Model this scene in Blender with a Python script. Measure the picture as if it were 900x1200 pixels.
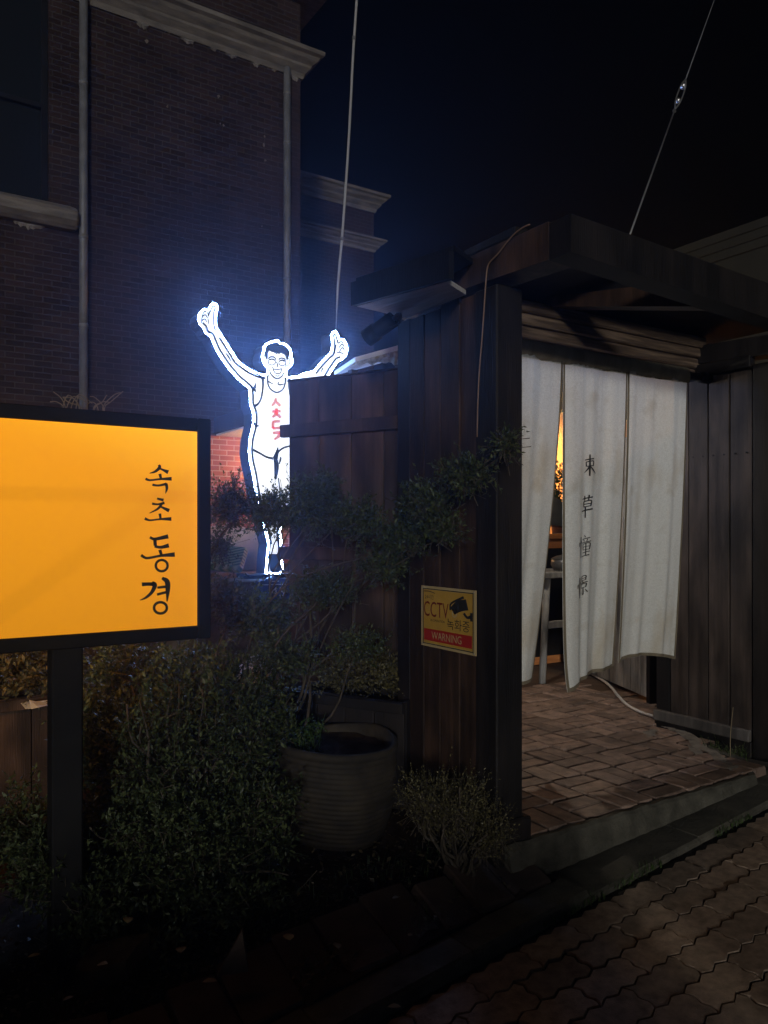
import bpy, bmesh, math, random
import numpy as np
from mathutils import Vector, Matrix, Euler

for o in list(bpy.data.objects):
    bpy.data.objects.remove(o, do_unlink=True)
scene = bpy.context.scene
C = scene.collection
rng = random.Random(7)
nrg = np.random.default_rng(7)

# ------------------------------------------------------------------ camera
# world X = along the street, world Y = away from the street, Z up
FPX, HOR, CAMH = 915.0, 622.0, 1.45
YAW = math.radians(57.2)
CA, SA = math.cos(YAW), math.sin(YAW)
cam_d = bpy.data.cameras.new('camera')
cam = bpy.data.objects.new('camera', cam_d); C.objects.link(cam)
cam.location = (0, 0, CAMH)
cam.rotation_euler = (math.pi/2, 0, YAW - math.pi/2)
cam_d.sensor_fit = 'HORIZONTAL'; cam_d.sensor_width = 36.0
cam_d.lens = FPX/900*36.0
cam_d.shift_y = (HOR-600)/900
cam_d.clip_start = 0.05; cam_d.clip_end = 2000
scene.camera = cam

# ------------------------------------------------------------------ light
SUN_EL = math.radians(6.5)
SUN_AZ = math.atan2(-SA, -CA)          # the street light comes from behind the camera
w = bpy.data.worlds.new('World'); scene.world = w; w.use_nodes = True
nt = w.node_tree; nt.nodes.clear()
sky_n = nt.nodes.new('ShaderNodeTexSky'); sky_n.sky_type = 'NISHITA'; sky_n.sun_disc = False
sky_n.sun_elevation = SUN_EL; sky_n.sun_rotation = math.pi/2 - SUN_AZ
bgn = nt.nodes.new('ShaderNodeBackground'); bgn.inputs['Strength'].default_value = 0.00004
wo = nt.nodes.new('ShaderNodeOutputWorld')
nt.links.new(sky_n.outputs[0], bgn.inputs[0]); nt.links.new(bgn.outputs[0], wo.inputs[0])

sd = bpy.data.lights.new('street_light', 'SUN'); sd.energy = 1.2; sd.angle = math.radians(5)
sd.color = (1.0, 0.96, 0.90)
sun = bpy.data.objects.new('street_light', sd); C.objects.link(sun)
ldir = Vector((math.cos(SUN_AZ)*math.cos(SUN_EL), math.sin(SUN_AZ)*math.cos(SUN_EL), math.sin(SUN_EL)))
sun.rotation_euler = ldir.to_track_quat('Z', 'Y').to_euler()
sun.location = ldir*20

scene.view_settings.view_transform = 'Standard'
scene.view_settings.look = 'None'
scene.view_settings.exposure = 0.0
scene.view_settings.gamma = 1.0
scene.view_settings.use_curve_mapping = False
scene.render.engine = 'CYCLES'
scene.cycles.use_denoising = True
scene.cycles.max_bounces = 6
scene.cycles.diffuse_bounces = 3
scene.cycles.transparent_max_bounces = 6
scene.cycles.sample_clamp_indirect = 4.0
scene.cycles.volume_bounces = 0

# ------------------------------------------------------------------ pixel -> place
def ray(px, py):
    r = (px-450)/FPX; s = (HOR-py)/FPX
    return Vector((CA + SA*r, SA - CA*r, s))
CAMP = Vector((0, 0, CAMH))
def at_z(px, py, z): d = ray(px, py); return CAMP + d*((z-CAMH)/d.z)
def at_v(px, py, v): d = ray(px, py); return CAMP + d*(v/d.y)
def at_u(px, py, u): d = ray(px, py); return CAMP + d*(u/d.x)
def at_d(px, py, D): return CAMP + ray(px, py)*D
def zst(u): return 0.065*(max(-6, min(9, u))-2.6)      # the street climbs a little

# ------------------------------------------------------------------ materials
def mat(name, c1, c2=None, scale=6.0, rough=0.75, bump=0.0, bscale=60.0, metal=0.0, stretch=(1, 1, 1),
        rand=0.0, emis=None, estr=0.0, detail=6.0, transl=0.0, spec=0.5, contrast=(0.35, 0.65), dist=0.004):
    m = bpy.data.materials.new(name); m.use_nodes = True
    t = m.node_tree; N = t.nodes; L = t.links
    b = N['Principled BSDF']
    b.inputs['Roughness'].default_value = rough; b.inputs['Metallic'].default_value = metal
    b.inputs['Specular IOR Level'].default_value = spec
    tc = N.new('ShaderNodeTexCoord'); oi = N.new('ShaderNodeObjectInfo')
    mul = N.new('ShaderNodeVectorMath'); mul.operation = 'MULTIPLY_ADD'
    cmb = N.new('ShaderNodeCombineXYZ')
    off = N.new('ShaderNodeMath'); off.operation = 'MULTIPLY'; off.inputs[1].default_value = 37.0
    L.new(oi.outputs['Random'], off.inputs[0])
    for k in range(3): L.new(off.outputs[0], cmb.inputs[k])
    mul.inputs[1].default_value = stretch
    L.new(tc.outputs['Object'], mul.inputs[0]); L.new(cmb.outputs[0], mul.inputs[2])
    n = N.new('ShaderNodeTexNoise'); n.inputs['Scale'].default_value = scale; n.inputs['Detail'].default_value = detail
    n.inputs['Roughness'].default_value = 0.6
    L.new(mul.outputs[0], n.inputs['Vector'])
    rp = N.new('ShaderNodeMapRange'); rp.inputs[1].default_value = contrast[0]; rp.inputs[2].default_value = contrast[1]
    L.new(n.outputs['Fac'], rp.inputs[0])
    mx = N.new('ShaderNodeMix'); mx.data_type = 'RGBA'
    mx.inputs['A'].default_value = (*c1, 1); mx.inputs['B'].default_value = (*(c2 or c1), 1)
    L.new(rp.outputs[0], mx.inputs['Factor'])
    col = mx.outputs['Result']
    if rand:
        hs = N.new('ShaderNodeHueSaturation')
        mr = N.new('ShaderNodeMapRange'); mr.inputs[3].default_value = 1-rand; mr.inputs[4].default_value = 1+rand
        L.new(oi.outputs['Random'], mr.inputs[0]); L.new(mr.outputs[0], hs.inputs['Value']); L.new(col, hs.inputs['Color'])
        col = hs.outputs[0]
    L.new(col, b.inputs['Base Color'])
    if bump:
        n2 = N.new('ShaderNodeTexNoise'); n2.inputs['Scale'].default_value = bscale; n2.inputs['Detail'].default_value = 4
        L.new(mul.outputs[0], n2.inputs['Vector'])
        bp = N.new('ShaderNodeBump'); bp.inputs['Strength'].default_value = bump; bp.inputs['Distance'].default_value = dist
        L.new(n2.outputs['Fac'], bp.inputs['Height']); L.new(bp.outputs[0], b.inputs['Normal'])
    if emis:
        b.inputs['Emission Color'].default_value = (*emis, 1); b.inputs['Emission Strength'].default_value = estr
    if transl:
        tr = N.new('ShaderNodeBsdfTranslucent'); ms = N.new('ShaderNodeMixShader'); ms.inputs[0].default_value = transl
        L.new(col, tr.inputs['Color']); L.new(b.outputs[0], ms.inputs[1]); L.new(tr.outputs[0], ms.inputs[2])
        L.new(ms.outputs[0], N['Material Output'].inputs['Surface'])
    return m

def wood(name, c1, c2, rand=0.25, rough=0.7):
    m = mat(name, c1, c2, scale=2.2, rough=rough, bump=0.6, bscale=22, stretch=(9, 9, 0.45), rand=rand, contrast=(0.28, 0.72), dist=0.004, spec=0.3)
    t = m.node_tree; N = t.nodes; L = t.links; b = N['Principled BSDF']
    # sparse darker knots and weather streaks on the same wood
    tc = N.new('ShaderNodeTexCoord'); oi = N.new('ShaderNodeObjectInfo')
    vm = N.new('ShaderNodeVectorMath'); vm.operation = 'MULTIPLY_ADD'; vm.inputs[1].default_value = (7, 7, 2.6)
    mu = N.new('ShaderNodeMath'); mu.operation = 'MULTIPLY'; mu.inputs[1].default_value = 91.0
    cb = N.new('ShaderNodeCombineXYZ'); L.new(oi.outputs['Random'], mu.inputs[0])
    for k in range(3): L.new(mu.outputs[0], cb.inputs[k])
    L.new(tc.outputs['Object'], vm.inputs[0]); L.new(cb.outputs[0], vm.inputs[2])
    n = N.new('ShaderNodeTexNoise'); n.inputs['Scale'].default_value = 1.0; n.inputs['Detail'].default_value = 5
    L.new(vm.outputs[0], n.inputs['Vector'])
    mr = N.new('ShaderNodeMapRange'); mr.inputs[1].default_value = 0.35; mr.inputs[2].default_value = 0.7
    mr.inputs[3].default_value = 0.42; mr.inputs[4].default_value = 1.75
    L.new(n.outputs['Fac'], mr.inputs[0])
    src = b.inputs['Base Color'].links[0].from_socket
    hs = N.new('ShaderNodeHueSaturation'); L.new(src, hs.inputs['Color']); L.new(mr.outputs[0], hs.inputs['Value'])
    L.new(hs.outputs[0], b.inputs['Base Color'])
    return m

def foliage(name, c1, c2, transl=0.25):
    m = bpy.data.materials.new(name); m.use_nodes = True
    t = m.node_tree; N = t.nodes; L = t.links; b = N['Principled BSDF']
    b.inputs['Roughness'].default_value = 0.5; b.inputs['Specular IOR Level'].default_value = 0.35
    a = N.new('ShaderNodeAttribute'); a.attribute_name = 'tint'
    mx = N.new('ShaderNodeMix'); mx.data_type = 'RGBA'
    mx.inputs['A'].default_value = (*c1, 1); mx.inputs['B'].default_value = (*c2, 1)
    L.new(a.outputs['Fac'], mx.inputs['Factor']); L.new(mx.outputs['Result'], b.inputs['Base Color'])
    tr = N.new('ShaderNodeBsdfTranslucent'); ms = N.new('ShaderNodeMixShader'); ms.inputs[0].default_value = transl
    L.new(mx.outputs['Result'], tr.inputs['Color']); L.new(b.outputs[0], ms.inputs[1]); L.new(tr.outputs[0], ms.inputs[2])
    L.new(ms.outputs[0], N['Material Output'].inputs['Surface'])
    return m

def emit(name, col, s):
    m = bpy.data.materials.new(name); m.use_nodes = True
    b = m.node_tree.nodes['Principled BSDF']
    b.inputs['Base Color'].default_value = (0.8, 0.8, 0.8, 1)
    b.inputs['Emission Color'].default_value = (*col, 1); b.inputs['Emission Strength'].default_value = s
    return m

M = {}
M['dark_wood'] = wood('dark_wood', (0.014, 0.008, 0.005), (0.052, 0.027, 0.016))
M['black_wood'] = wood('black_wood', (0.005, 0.004, 0.0035), (0.012, 0.009, 0.008))
M['pitch_wood'] = wood('pitch_wood', (0.002, 0.0018, 0.0017), (0.006, 0.005, 0.0045))
M['brown_wood'] = wood('brown_wood', (0.022, 0.015, 0.011), (0.066, 0.049, 0.039))
M['fence_wood'] = wood('fence_wood', (0.02, 0.013, 0.009), (0.06, 0.038, 0.026))
M['rail_wood'] = wood('rail_wood', (0.05, 0.045, 0.04), (0.09, 0.08, 0.072))
M['grey_wood'] = wood('grey_wood', (0.13, 0.13, 0.125), (0.30, 0.295, 0.28), rand=0.15)
M['lintel_wood'] = mat('lintel_wood', (0.06, 0.040, 0.027), (0.26, 0.185, 0.125), scale=4, stretch=(0.8, 14, 14), rough=0.55, bump=0.6, bscale=20, rand=0.2, contrast=(0.45, 0.8))
M['soffit_wood'] = mat('soffit_wood', (0.62, 0.60, 0.58), (0.80, 0.77, 0.75), scale=4, stretch=(10, 1, 10), rough=0.7, bump=0.4, bscale=20)
M['soil'] = mat('soil', (0.018, 0.013, 0.009), (0.05, 0.036, 0.024), scale=14, rough=1.0, bump=0.9, bscale=60, spec=0.05)
M['concrete'] = mat('concrete', (0.034, 0.031, 0.022), (0.115, 0.105, 0.08), scale=8, rough=0.92, bump=1.0, bscale=80, rand=0.15, contrast=(0.3, 0.75), dist=0.006)
M['step_concrete'] = mat('step_concrete', (0.028, 0.026, 0.018), (0.105, 0.098, 0.075), scale=9, rough=0.92, bump=1.0, bscale=70, contrast=(0.3, 0.75), dist=0.006)
M['light_concrete'] = mat('light_concrete', (0.16, 0.15, 0.13), (0.30, 0.28, 0.25), scale=7, rough=0.9, bump=0.5, bscale=70)
M['patch_concrete'] = mat('patch_concrete', (0.10, 0.09, 0.075), (0.22, 0.20, 0.17), scale=12, rough=0.9, bump=1.0, bscale=60)
M['joint'] = mat('joint', (0.012, 0.010, 0.008), (0.035, 0.03, 0.024), scale=20, rough=0.95, bump=0.6)
M['paver'] = mat('paver', (0.12, 0.085, 0.058), (0.30, 0.225, 0.165), scale=22, rough=0.85, bump=0.9, bscale=220, rand=0.28, dist=0.003, contrast=(0.3, 0.72))
M['floor_brick'] = mat('floor_brick', (0.095, 0.064, 0.048), (0.31, 0.215, 0.165), scale=14, rough=0.62, bump=1.0, bscale=60, rand=0.32, contrast=(0.3, 0.72), dist=0.003)
M['edging'] = mat('edging', (0.040, 0.025, 0.018), (0.085, 0.055, 0.040), scale=9, rough=0.85, bump=0.5, bscale=60, rand=0.25)
M['black_metal'] = mat('black_metal', (0.006, 0.006, 0.0065), (0.011, 0.011, 0.011), rough=0.7, spec=0.12)
M['grey_metal'] = mat('grey_metal', (0.11, 0.11, 0.115), (0.17, 0.17, 0.175), rough=0.5, rand=0.1)
M['galv'] = mat('galv', (0.45, 0.45, 0.45), (0.6, 0.6, 0.6), rough=0.35, metal=0.8)
M['cornice'] = mat('cornice', (0.09, 0.08, 0.068), (0.19, 0.17, 0.145), scale=3, rough=0.9, bump=0.6, bscale=20, stretch=(1, 4, 4))
M['glass_dark'] = mat('glass_dark', (0.012, 0.014, 0.014), rough=0.12)
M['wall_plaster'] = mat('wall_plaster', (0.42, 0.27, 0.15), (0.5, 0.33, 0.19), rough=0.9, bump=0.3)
M['olive_wall'] = mat('olive_wall', (0.022, 0.021, 0.014), (0.030, 0.028, 0.018), scale=2, rough=0.9, bump=0.3)
M['white_paint'] = mat('white_paint', (0.62, 0.63, 0.64), (0.74, 0.75, 0.76), rough=0.5)
M['foam'] = mat('foam', (0.30, 0.28, 0.22), (0.62, 0.58, 0.48), scale=40, rough=0.95, bump=1.0, bscale=60)
M['rubber'] = mat('rubber', (0.010, 0.0075, 0.0045), (0.032, 0.024, 0.014), scale=12, rough=0.85, bump=0.4, bscale=80)
M['cord_white'] = mat('cord_white', (0.6, 0.6, 0.58), rough=0.5)
M['cord_grey'] = mat('cord_grey', (0.33, 0.33, 0.32), rough=0.6)
M['cord_brown'] = mat('cord_brown', (0.20, 0.12, 0.075), rough=0.6)
M['bark'] = mat('bark', (0.03, 0.024, 0.016), (0.07, 0.055, 0.037), scale=12, rough=0.9, bump=0.6, stretch=(4, 4, 1))
M['leaf'] = foliage('leaf', (0.022, 0.034, 0.014), (0.095, 0.120, 0.045))
M['leaf_dry'] = foliage('leaf_dry', (0.045, 0.042, 0.018), (0.17, 0.15, 0.065))
M['litter'] = foliage('litter', (0.03, 0.022, 0.012), (0.16, 0.12, 0.06), 0.05)
M['grass'] = foliage('grass', (0.02, 0.04, 0.012), (0.07, 0.12, 0.03))
M['beige'] = mat('beige', (0.48, 0.36, 0.24), (0.58, 0.45, 0.31), rough=0.55)
M['ink'] = mat('ink', (0.014, 0.013, 0.012), rough=0.6)
M['print_dark'] = mat('print_dark', (0.04, 0.05, 0.065), rough=0.5)
M['plate_blue'] = mat('plate_blue', (0.015, 0.035, 0.16), rough=0.4)
M['plate_white'] = mat('plate_white', (0.5, 0.55, 0.62), rough=0.4)
M['cctv_yellow'] = mat('cctv_yellow', (0.42, 0.24, 0.035), (0.50, 0.29, 0.05), rough=0.45)
M['cctv_pale'] = mat('cctv_pale', (0.44, 0.33, 0.16), rough=0.45)
M['cctv_red'] = mat('cctv_red', (0.34, 0.02, 0.015), rough=0.45)
M['cctv_brown'] = mat('cctv_brown', (0.16, 0.015, 0.012), rough=0.45)
M['paper'] = mat('paper', (0.30, 0.32, 0.30), (0.38, 0.4, 0.38), rough=0.8)
M['runner_white'] = emit('runner_white', (0.92, 0.97, 1.0), 1.0)
M['runner_border'] = emit('runner_border', (0.24, 0.43, 1.0), 360.0)
M['runner_side'] = mat('runner_side', (0.055, 0.055, 0.062), rough=0.5)
M['runner_red'] = emit('runner_red', (1.0, 0.0, 0.0), 0.42)
M['bulb_warm'] = emit('bulb_warm', (1.0, 0.42, 0.10), 3000.0)
M['bulb_white'] = emit('bulb_white', (1.0, 0.87, 0.70), 480.0)
M['bulb_porch'] = emit('bulb_porch', (1.0, 0.55, 0.22), 520.0)
M['shade'] = mat('shade', (0.25, 0.2, 0.15), rough=0.6)
M['tarp'] = mat('tarp', (0.05, 0.05, 0.045), (0.09, 0.09, 0.08), rough=0.7)
M['pot'] = mat('pot', (0.10, 0.10, 0.10), (0.16, 0.16, 0.16), rough=0.35, metal=0.4)
M['orange_wood'] = mat('orange_wood', (0.40, 0.14, 0.04), (0.55, 0.22, 0.07), scale=4, stretch=(1, 8, 8), rough=0.5)
M['twig'] = mat('twig', (0.13, 0.10, 0.06), (0.22, 0.17, 0.10), rough=0.8)
M['plastic_white'] = mat('plastic_white', (0.65, 0.66, 0.66), rough=0.35)

def brick_mat(name, c1, c2, mortar):
    m = bpy.data.materials.new(name); m.use_nodes = True
    t = m.node_tree; N = t.nodes; L = t.links; b = N['Principled BSDF']
    b.inputs['Roughness'].default_value = 0.95; b.inputs['Specular IOR Level'].default_value = 0.08
    tc = N.new('ShaderNodeTexCoord'); sp = N.new('ShaderNodeSeparateXYZ'); cb = N.new('ShaderNodeCombineXYZ')
    ad = N.new('ShaderNodeMath'); ad.operation = 'ADD'
    L.new(tc.outputs['Object'], sp.inputs[0]); L.new(sp.outputs[0], ad.inputs[0]); L.new(sp.outputs[1], ad.inputs[1])
    L.new(ad.outputs[0], cb.inputs[0]); L.new(sp.outputs[2], cb.inputs[1])
    br = N.new('ShaderNodeTexBrick')
    br.inputs['Scale'].default_value = 1.0; br.inputs['Brick Width'].default_value = 0.21; br.inputs['Row Height'].default_value = 0.072
    br.inputs['Mortar Size'].default_value = 0.007; br.inputs['Mortar Smooth'].default_value = 0.3
    br.inputs['Color1'].default_value = (*c1, 1); br.inputs['Color2'].default_value = (*c2, 1); br.inputs['Mortar'].default_value = (*mortar, 1)
    L.new(cb.outputs[0], br.inputs['Vector'])
    n = N.new('ShaderNodeTexNoise'); n.inputs['Scale'].default_value = 1.6; n.inputs['Detail'].default_value = 8
    L.new(tc.outputs['Object'], n.inputs['Vector'])
    mr = N.new('ShaderNodeMapRange'); mr.inputs[1].default_value = 0.3; mr.inputs[2].default_value = 0.7
    mr.inputs[3].default_value = 0.7; mr.inputs[4].default_value = 1.3
    L.new(n.outputs['Fac'], mr.inputs[0])
    hs = N.new('ShaderNodeHueSaturation'); L.new(br.outputs['Color'], hs.inputs['Color']); L.new(mr.outputs[0], hs.inputs['Value'])
    L.new(hs.outputs[0], b.inputs['Base Color'])
    bp = N.new('ShaderNodeBump'); bp.inputs['Strength'].default_value = 0.5; bp.inputs['Distance'].default_value = 0.005; bp.invert = True
    L.new(br.outputs['Fac'], bp.inputs['Height']); L.new(bp.outputs[0], b.inputs['Normal'])
    return m
M['brick_dark'] = brick_mat('brick_dark', (0.021, 0.013, 0.0115), (0.038, 0.022, 0.018), (0.052, 0.046, 0.042))

def linen_mat():
    m = bpy.data.materials.new('linen'); m.use_nodes = True
    t = m.node_tree; N = t.nodes; L = t.links; b = N['Principled BSDF']
    b.inputs['Roughness'].default_value = 0.9; b.inputs['Specular IOR Level'].default_value = 0.1
    tc = N.new('ShaderNodeTexCoord')
    def noise(sc, stretch, det=5):
        v = N.new('ShaderNodeVectorMath'); v.operation = 'MULTIPLY'; v.inputs[1].default_value = stretch
        L.new(tc.outputs['Object'], v.inputs[0])
        n = N.new('ShaderNodeTexNoise'); n.inputs['Scale'].default_value = sc; n.inputs['Detail'].default_value = det
        L.new(v.outputs[0], n.inputs['Vector']); return n.outputs['Fac']
    def rng_(s, a, b_, c, d):
        r = N.new('ShaderNodeMapRange'); r.inputs[1].default_value = a; r.inputs[2].default_value = b_
        r.inputs[3].default_value = c; r.inputs[4].default_value = d; L.new(s, r.inputs[0]); return r.outputs[0]
    def mixc(f, A, B):
        x = N.new('ShaderNodeMix'); x.data_type = 'RGBA'; L.new(f, x.inputs['Factor'])
        for k, c in (('A', A), ('B', B)):
            if isinstance(c, tuple): x.inputs[k].default_value = (*c, 1)
            else: L.new(c, x.inputs[k])
        return x.outputs['Result']
    weave = noise(60, (1, 1, 9), 2)
    weave2 = noise(60, (9, 1, 1), 2)
    ad = N.new('ShaderNodeMath'); ad.operation = 'ADD'; L.new(weave, ad.inputs[0]); L.new(weave2, ad.inputs[1])
    base = mixc(rng_(ad.outputs[0], 0.8, 1.2, 0, 1), (0.54, 0.56, 0.53), (0.68, 0.705, 0.675))
    # brown water stains with their own shape, mostly along the top and bottom edges of the cloth
    st = noise(2.2, (2.2, 1, 1.0), 7)
    base2 = mixc(rng_(st, 0.55, 0.75, 0, 0.55), base, (0.40, 0.33, 0.20))
    st2 = noise(4.0, (1.6, 1, 2.0), 7)
    base3 = mixc(rng_(st2, 0.58, 0.78, 0, 0.4), base2, (0.34, 0.29, 0.19))
    L.new(base3, b.inputs['Base Color'])
    bp = N.new('ShaderNodeBump'); bp.inputs['Strength'].default_value = 0.25; bp.inputs['Distance'].default_value = 0.002
    L.new(ad.outputs[0], bp.inputs['Height']); L.new(bp.outputs[0], b.inputs['Normal'])
    tr = N.new('ShaderNodeBsdfTranslucent'); ms = N.new('ShaderNodeMixShader'); ms.inputs[0].default_value = 0.22
    L.new(base3, tr.inputs['Color']); L.new(b.outputs[0], ms.inputs[1]); L.new(tr.outputs[0], ms.inputs[2])
    L.new(ms.outputs[0], N['Material Output'].inputs['Surface'])
    return m
M['linen'] = linen_mat()
M['linen_hem'] = mat('linen_hem', (0.13, 0.105, 0.065), (0.21, 0.175, 0.115), scale=5, rough=0.9, bump=0.3, transl=0.1)
M['linen_top'] = mat('linen_top', (0.21, 0.17, 0.105), (0.32, 0.27, 0.18), scale=4, rough=0.9, bump=0.3, stretch=(3, 1, 1))

def lightbox_mat():
    # acrylic sign face: tube glow and inner frame shadows painted into the emission
    m = bpy.data.materials.new('amber_acrylic'); m.use_nodes = True
    t = m.node_tree; N = t.nodes; L = t.links; b = N['Principled BSDF']
    b.inputs['Base Color'].default_value = (0.35, 0.16, 0.01, 1); b.inputs['Roughness'].default_value = 0.3
    tc = N.new('ShaderNodeTexCoord'); sp = N.new('ShaderNodeSeparateXYZ'); L.new(tc.outputs['Object'], sp.inputs[0])
    def mt(op, a, b_=None):
        n = N.new('ShaderNodeMath'); n.operation = op
        for k, x in enumerate((a, b_)):
            if x is None: continue
            if isinstance(x, (int, float)): n.inputs[k].default_value = x
            else: L.new(x, n.inputs[k])
        return n.outputs[0]
    def mr(s, a, b_, c, d, smooth=True):
        r = N.new('ShaderNodeMapRange'); r.interpolation_type = 'SMOOTHSTEP' if smooth else 'LINEAR'
        r.inputs[1].default_value = a; r.inputs[2].default_value = b_; r.inputs[3].default_value = c; r.inputs[4].default_value = d
        L.new(s, r.inputs[0]); return r.outputs[0]
    X, Z = sp.outputs[0], sp.outputs[2]
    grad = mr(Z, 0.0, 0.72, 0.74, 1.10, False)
    # shadows of a horizontal bar and a diagonal brace, painted as dimmer emission
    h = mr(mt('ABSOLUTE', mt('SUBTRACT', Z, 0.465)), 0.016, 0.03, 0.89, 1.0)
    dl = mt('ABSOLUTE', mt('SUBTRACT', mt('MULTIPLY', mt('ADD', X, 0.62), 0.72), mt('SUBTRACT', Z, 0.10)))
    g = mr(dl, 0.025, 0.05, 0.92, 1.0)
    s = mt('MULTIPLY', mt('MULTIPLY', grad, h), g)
    top_glow = mr(mt('ADD', mt('MULTIPLY', mt('SUBTRACT', 0.70, Z), 1.0), mt('MULTIPLY', mt('ABSOLUTE', X), 0.35)), 0.0, 0.30, 1.0, 0.0)  # yellower glow painted towards the top right corner
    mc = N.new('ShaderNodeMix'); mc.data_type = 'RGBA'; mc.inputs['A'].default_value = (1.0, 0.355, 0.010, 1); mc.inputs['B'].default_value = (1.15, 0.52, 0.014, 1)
    L.new(top_glow, mc.inputs['Factor']); L.new(mc.outputs['Result'], b.inputs['Emission Color'])
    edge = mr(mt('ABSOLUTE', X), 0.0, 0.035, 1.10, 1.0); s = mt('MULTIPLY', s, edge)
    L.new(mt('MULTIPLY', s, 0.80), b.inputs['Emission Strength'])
    return m
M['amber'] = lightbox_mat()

def stripes_mat():
    m = bpy.data.materials.new('green_stripes'); m.use_nodes = True
    t = m.node_tree; N = t.nodes; L = t.links; b = N['Principled BSDF']; b.inputs['Roughness'].default_value = 0.7
    tc = N.new('ShaderNodeTexCoord'); wv = N.new('ShaderNodeTexWave'); wv.bands_direction = 'Y'; wv.inputs['Scale'].default_value = 9.0
    L.new(tc.outputs['Object'], wv.inputs['Vector'])
    mx = N.new('ShaderNodeMix'); mx.data_type = 'RGBA'; mx.inputs['A'].default_value = (0.05, 0.16, 0.04, 1); mx.inputs['B'].default_value = (0.35, 0.42, 0.16, 1)
    L.new(wv.outputs['Fac'], mx.inputs['Factor']); L.new(mx.outputs['Result'], b.inputs['Base Color'])
    return m
M['green_stripes'] = stripes_mat()

# ------------------------------------------------------------------ object helpers
WL = {}
def wl(o): return WL[o.name] if o is not None else Vector((0, 0, 0))
def tag(o, label=None, cat=None, group=None, kind=None):
    if label: o['label'] = label
    if cat: o['category'] = cat
    if group: o['group'] = group
    if kind: o['kind'] = kind
    return o
def thing(name, loc, label, cat, group=None):
    o = bpy.data.objects.new(name, None); C.objects.link(o)
    o.location = loc; WL[o.name] = Vector(loc); o.empty_display_size = 0.1
    return tag(o, label, cat, group)
def link(name, me, m, parent, org):
    o = bpy.data.objects.new(name, me); C.objects.link(o)
    if m is not None and not me.materials: me.materials.append(M[m] if isinstance(m, str) else m)
    o.parent = parent; o.location = Vector(org) - wl(parent); WL[o.name] = Vector(org)
    return o
def obj(name, V, F, m, parent=None, origin=None, smooth=False):
    V = [Vector(v) for v in V]
    if origin is None:
        lo = [min(v[k] for v in V) for k in range(3)]; hi = [max(v[k] for v in V) for k in range(3)]
        origin = Vector(((lo[0]+hi[0])/2, (lo[1]+hi[1])/2, lo[2]))
    origin = Vector(origin)
    me = bpy.data.meshes.new(name); me.from_pydata([tuple(v-origin) for v in V], [], F); me.update()
    if smooth: me.shade_smooth()
    return link(name, me, m, parent, origin)
def bm_obj(name, bm, m, parent=None, origin=(0, 0, 0), smooth=False):
    origin = Vector(origin)
    for v in bm.verts: v.co -= origin
    me = bpy.data.meshes.new(name); bm.to_mesh(me); bm.free()
    if smooth: me.shade_smooth()
    return link(name, me, m, parent, origin)
def bm_box(bm, c, s, rot=None, bevel=0.0, jit=0.0):
    r = bmesh.ops.create_cube(bm, size=1.0); vs = r['verts']
    mt = Matrix.Translation(Vector(c)) @ (rot.to_4x4() if rot else Matrix.Identity(4)) @ Matrix.Diagonal((*s, 1))
    bmesh.ops.transform(bm, matrix=mt, verts=vs)
    if bevel:
        es = list({e for v in vs for e in v.link_edges})
        r2 = bmesh.ops.bevel(bm, geom=es, offset=bevel, segments=1, affect='EDGES', clamp_overlap=True)
    if jit:
        for v in bm.verts: v.co += Vector((rng.uniform(-jit, jit), rng.uniform(-jit, jit), rng.uniform(-jit, jit)))
def box(name, u0, u1, v0, v1, z0, z1, m, parent=None, bevel=0.004, jit=0.0):
    bm = bmesh.new()
    bm_box(bm, ((u0+u1)/2, (v0+v1)/2, (z0+z1)/2), (abs(u1-u0), abs(v1-v0), abs(z1-z0)), None, bevel, jit)
    return bm_obj(name, bm, m, parent, ((u0+u1)/2, (v0+v1)/2, min(z0, z1)))
def obox(name, c, s, yaw, m, parent=None, bevel=0.004, pitch=0.0, roll=0.0, jit=0.0):
    bm = bmesh.new()
    bm_box(bm, c, s, Euler((roll, pitch, yaw)).to_matrix(), bevel, jit)
    return bm_obj(name, bm, m, parent, (c[0], c[1], c[2]-s[2]/2))
def prism(pts, d):
    """closed polygon pts (world) pushed by vector d"""
    n = len(pts); d = Vector(d)
    V = [Vector(p) for p in pts] + [Vector(p)+d for p in pts]
    F = [tuple(range(n)), tuple(range(2*n-1, n-1, -1))] + [(i, i+n, (i+1) % n+n, (i+1) % n) for i in range(n)]
    return V, F
def tube_data(pts, rad, sides=6, caps=True):
    pts = [Vector(p) for p in pts]; n = len(pts)
    if not hasattr(rad, '__len__'): rad = [rad]*n
    V, F = [], []
    up = Vector((0, 0, 1))
    for i, p in enumerate(pts):
        t = (pts[min(i+1, n-1)]-pts[max(i-1, 0)])
        t = t.normalized() if t.length > 1e-9 else Vector((0, 0, 1))
        a = t.cross(up) if abs(t.dot(up)) < 0.98 else t.cross(Vector((1, 0, 0)))
        a.normalize(); b = t.cross(a).normalized()
        for k in range(sides):
            th = 2*math.pi*k/sides
            V.append(p + (a*math.cos(th)+b*math.sin(th))*rad[i])
    for i in range(n-1):
        for k in range(sides):
            k2 = (k+1) % sides
            F.append((i*sides+k, i*sides+k2, (i+1)*sides+k2, (i+1)*sides+k))
    if caps:
        F.append(tuple(range(sides-1, -1, -1))); F.append(tuple(range((n-1)*sides, n*sides)))
    return V, F
def tube(name, pts, rad, m, parent=None, sides=6):
    V, F = tube_data(pts, rad, sides)
    return obj(name, V, F, m, parent, origin=pts[0], smooth=True)
def join(parts):
    V, F = [], []
    for v, f in parts:
        n = len(V); V += list(v); F += [tuple(i+n for i in q) for q in f]
    return V, F
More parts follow.
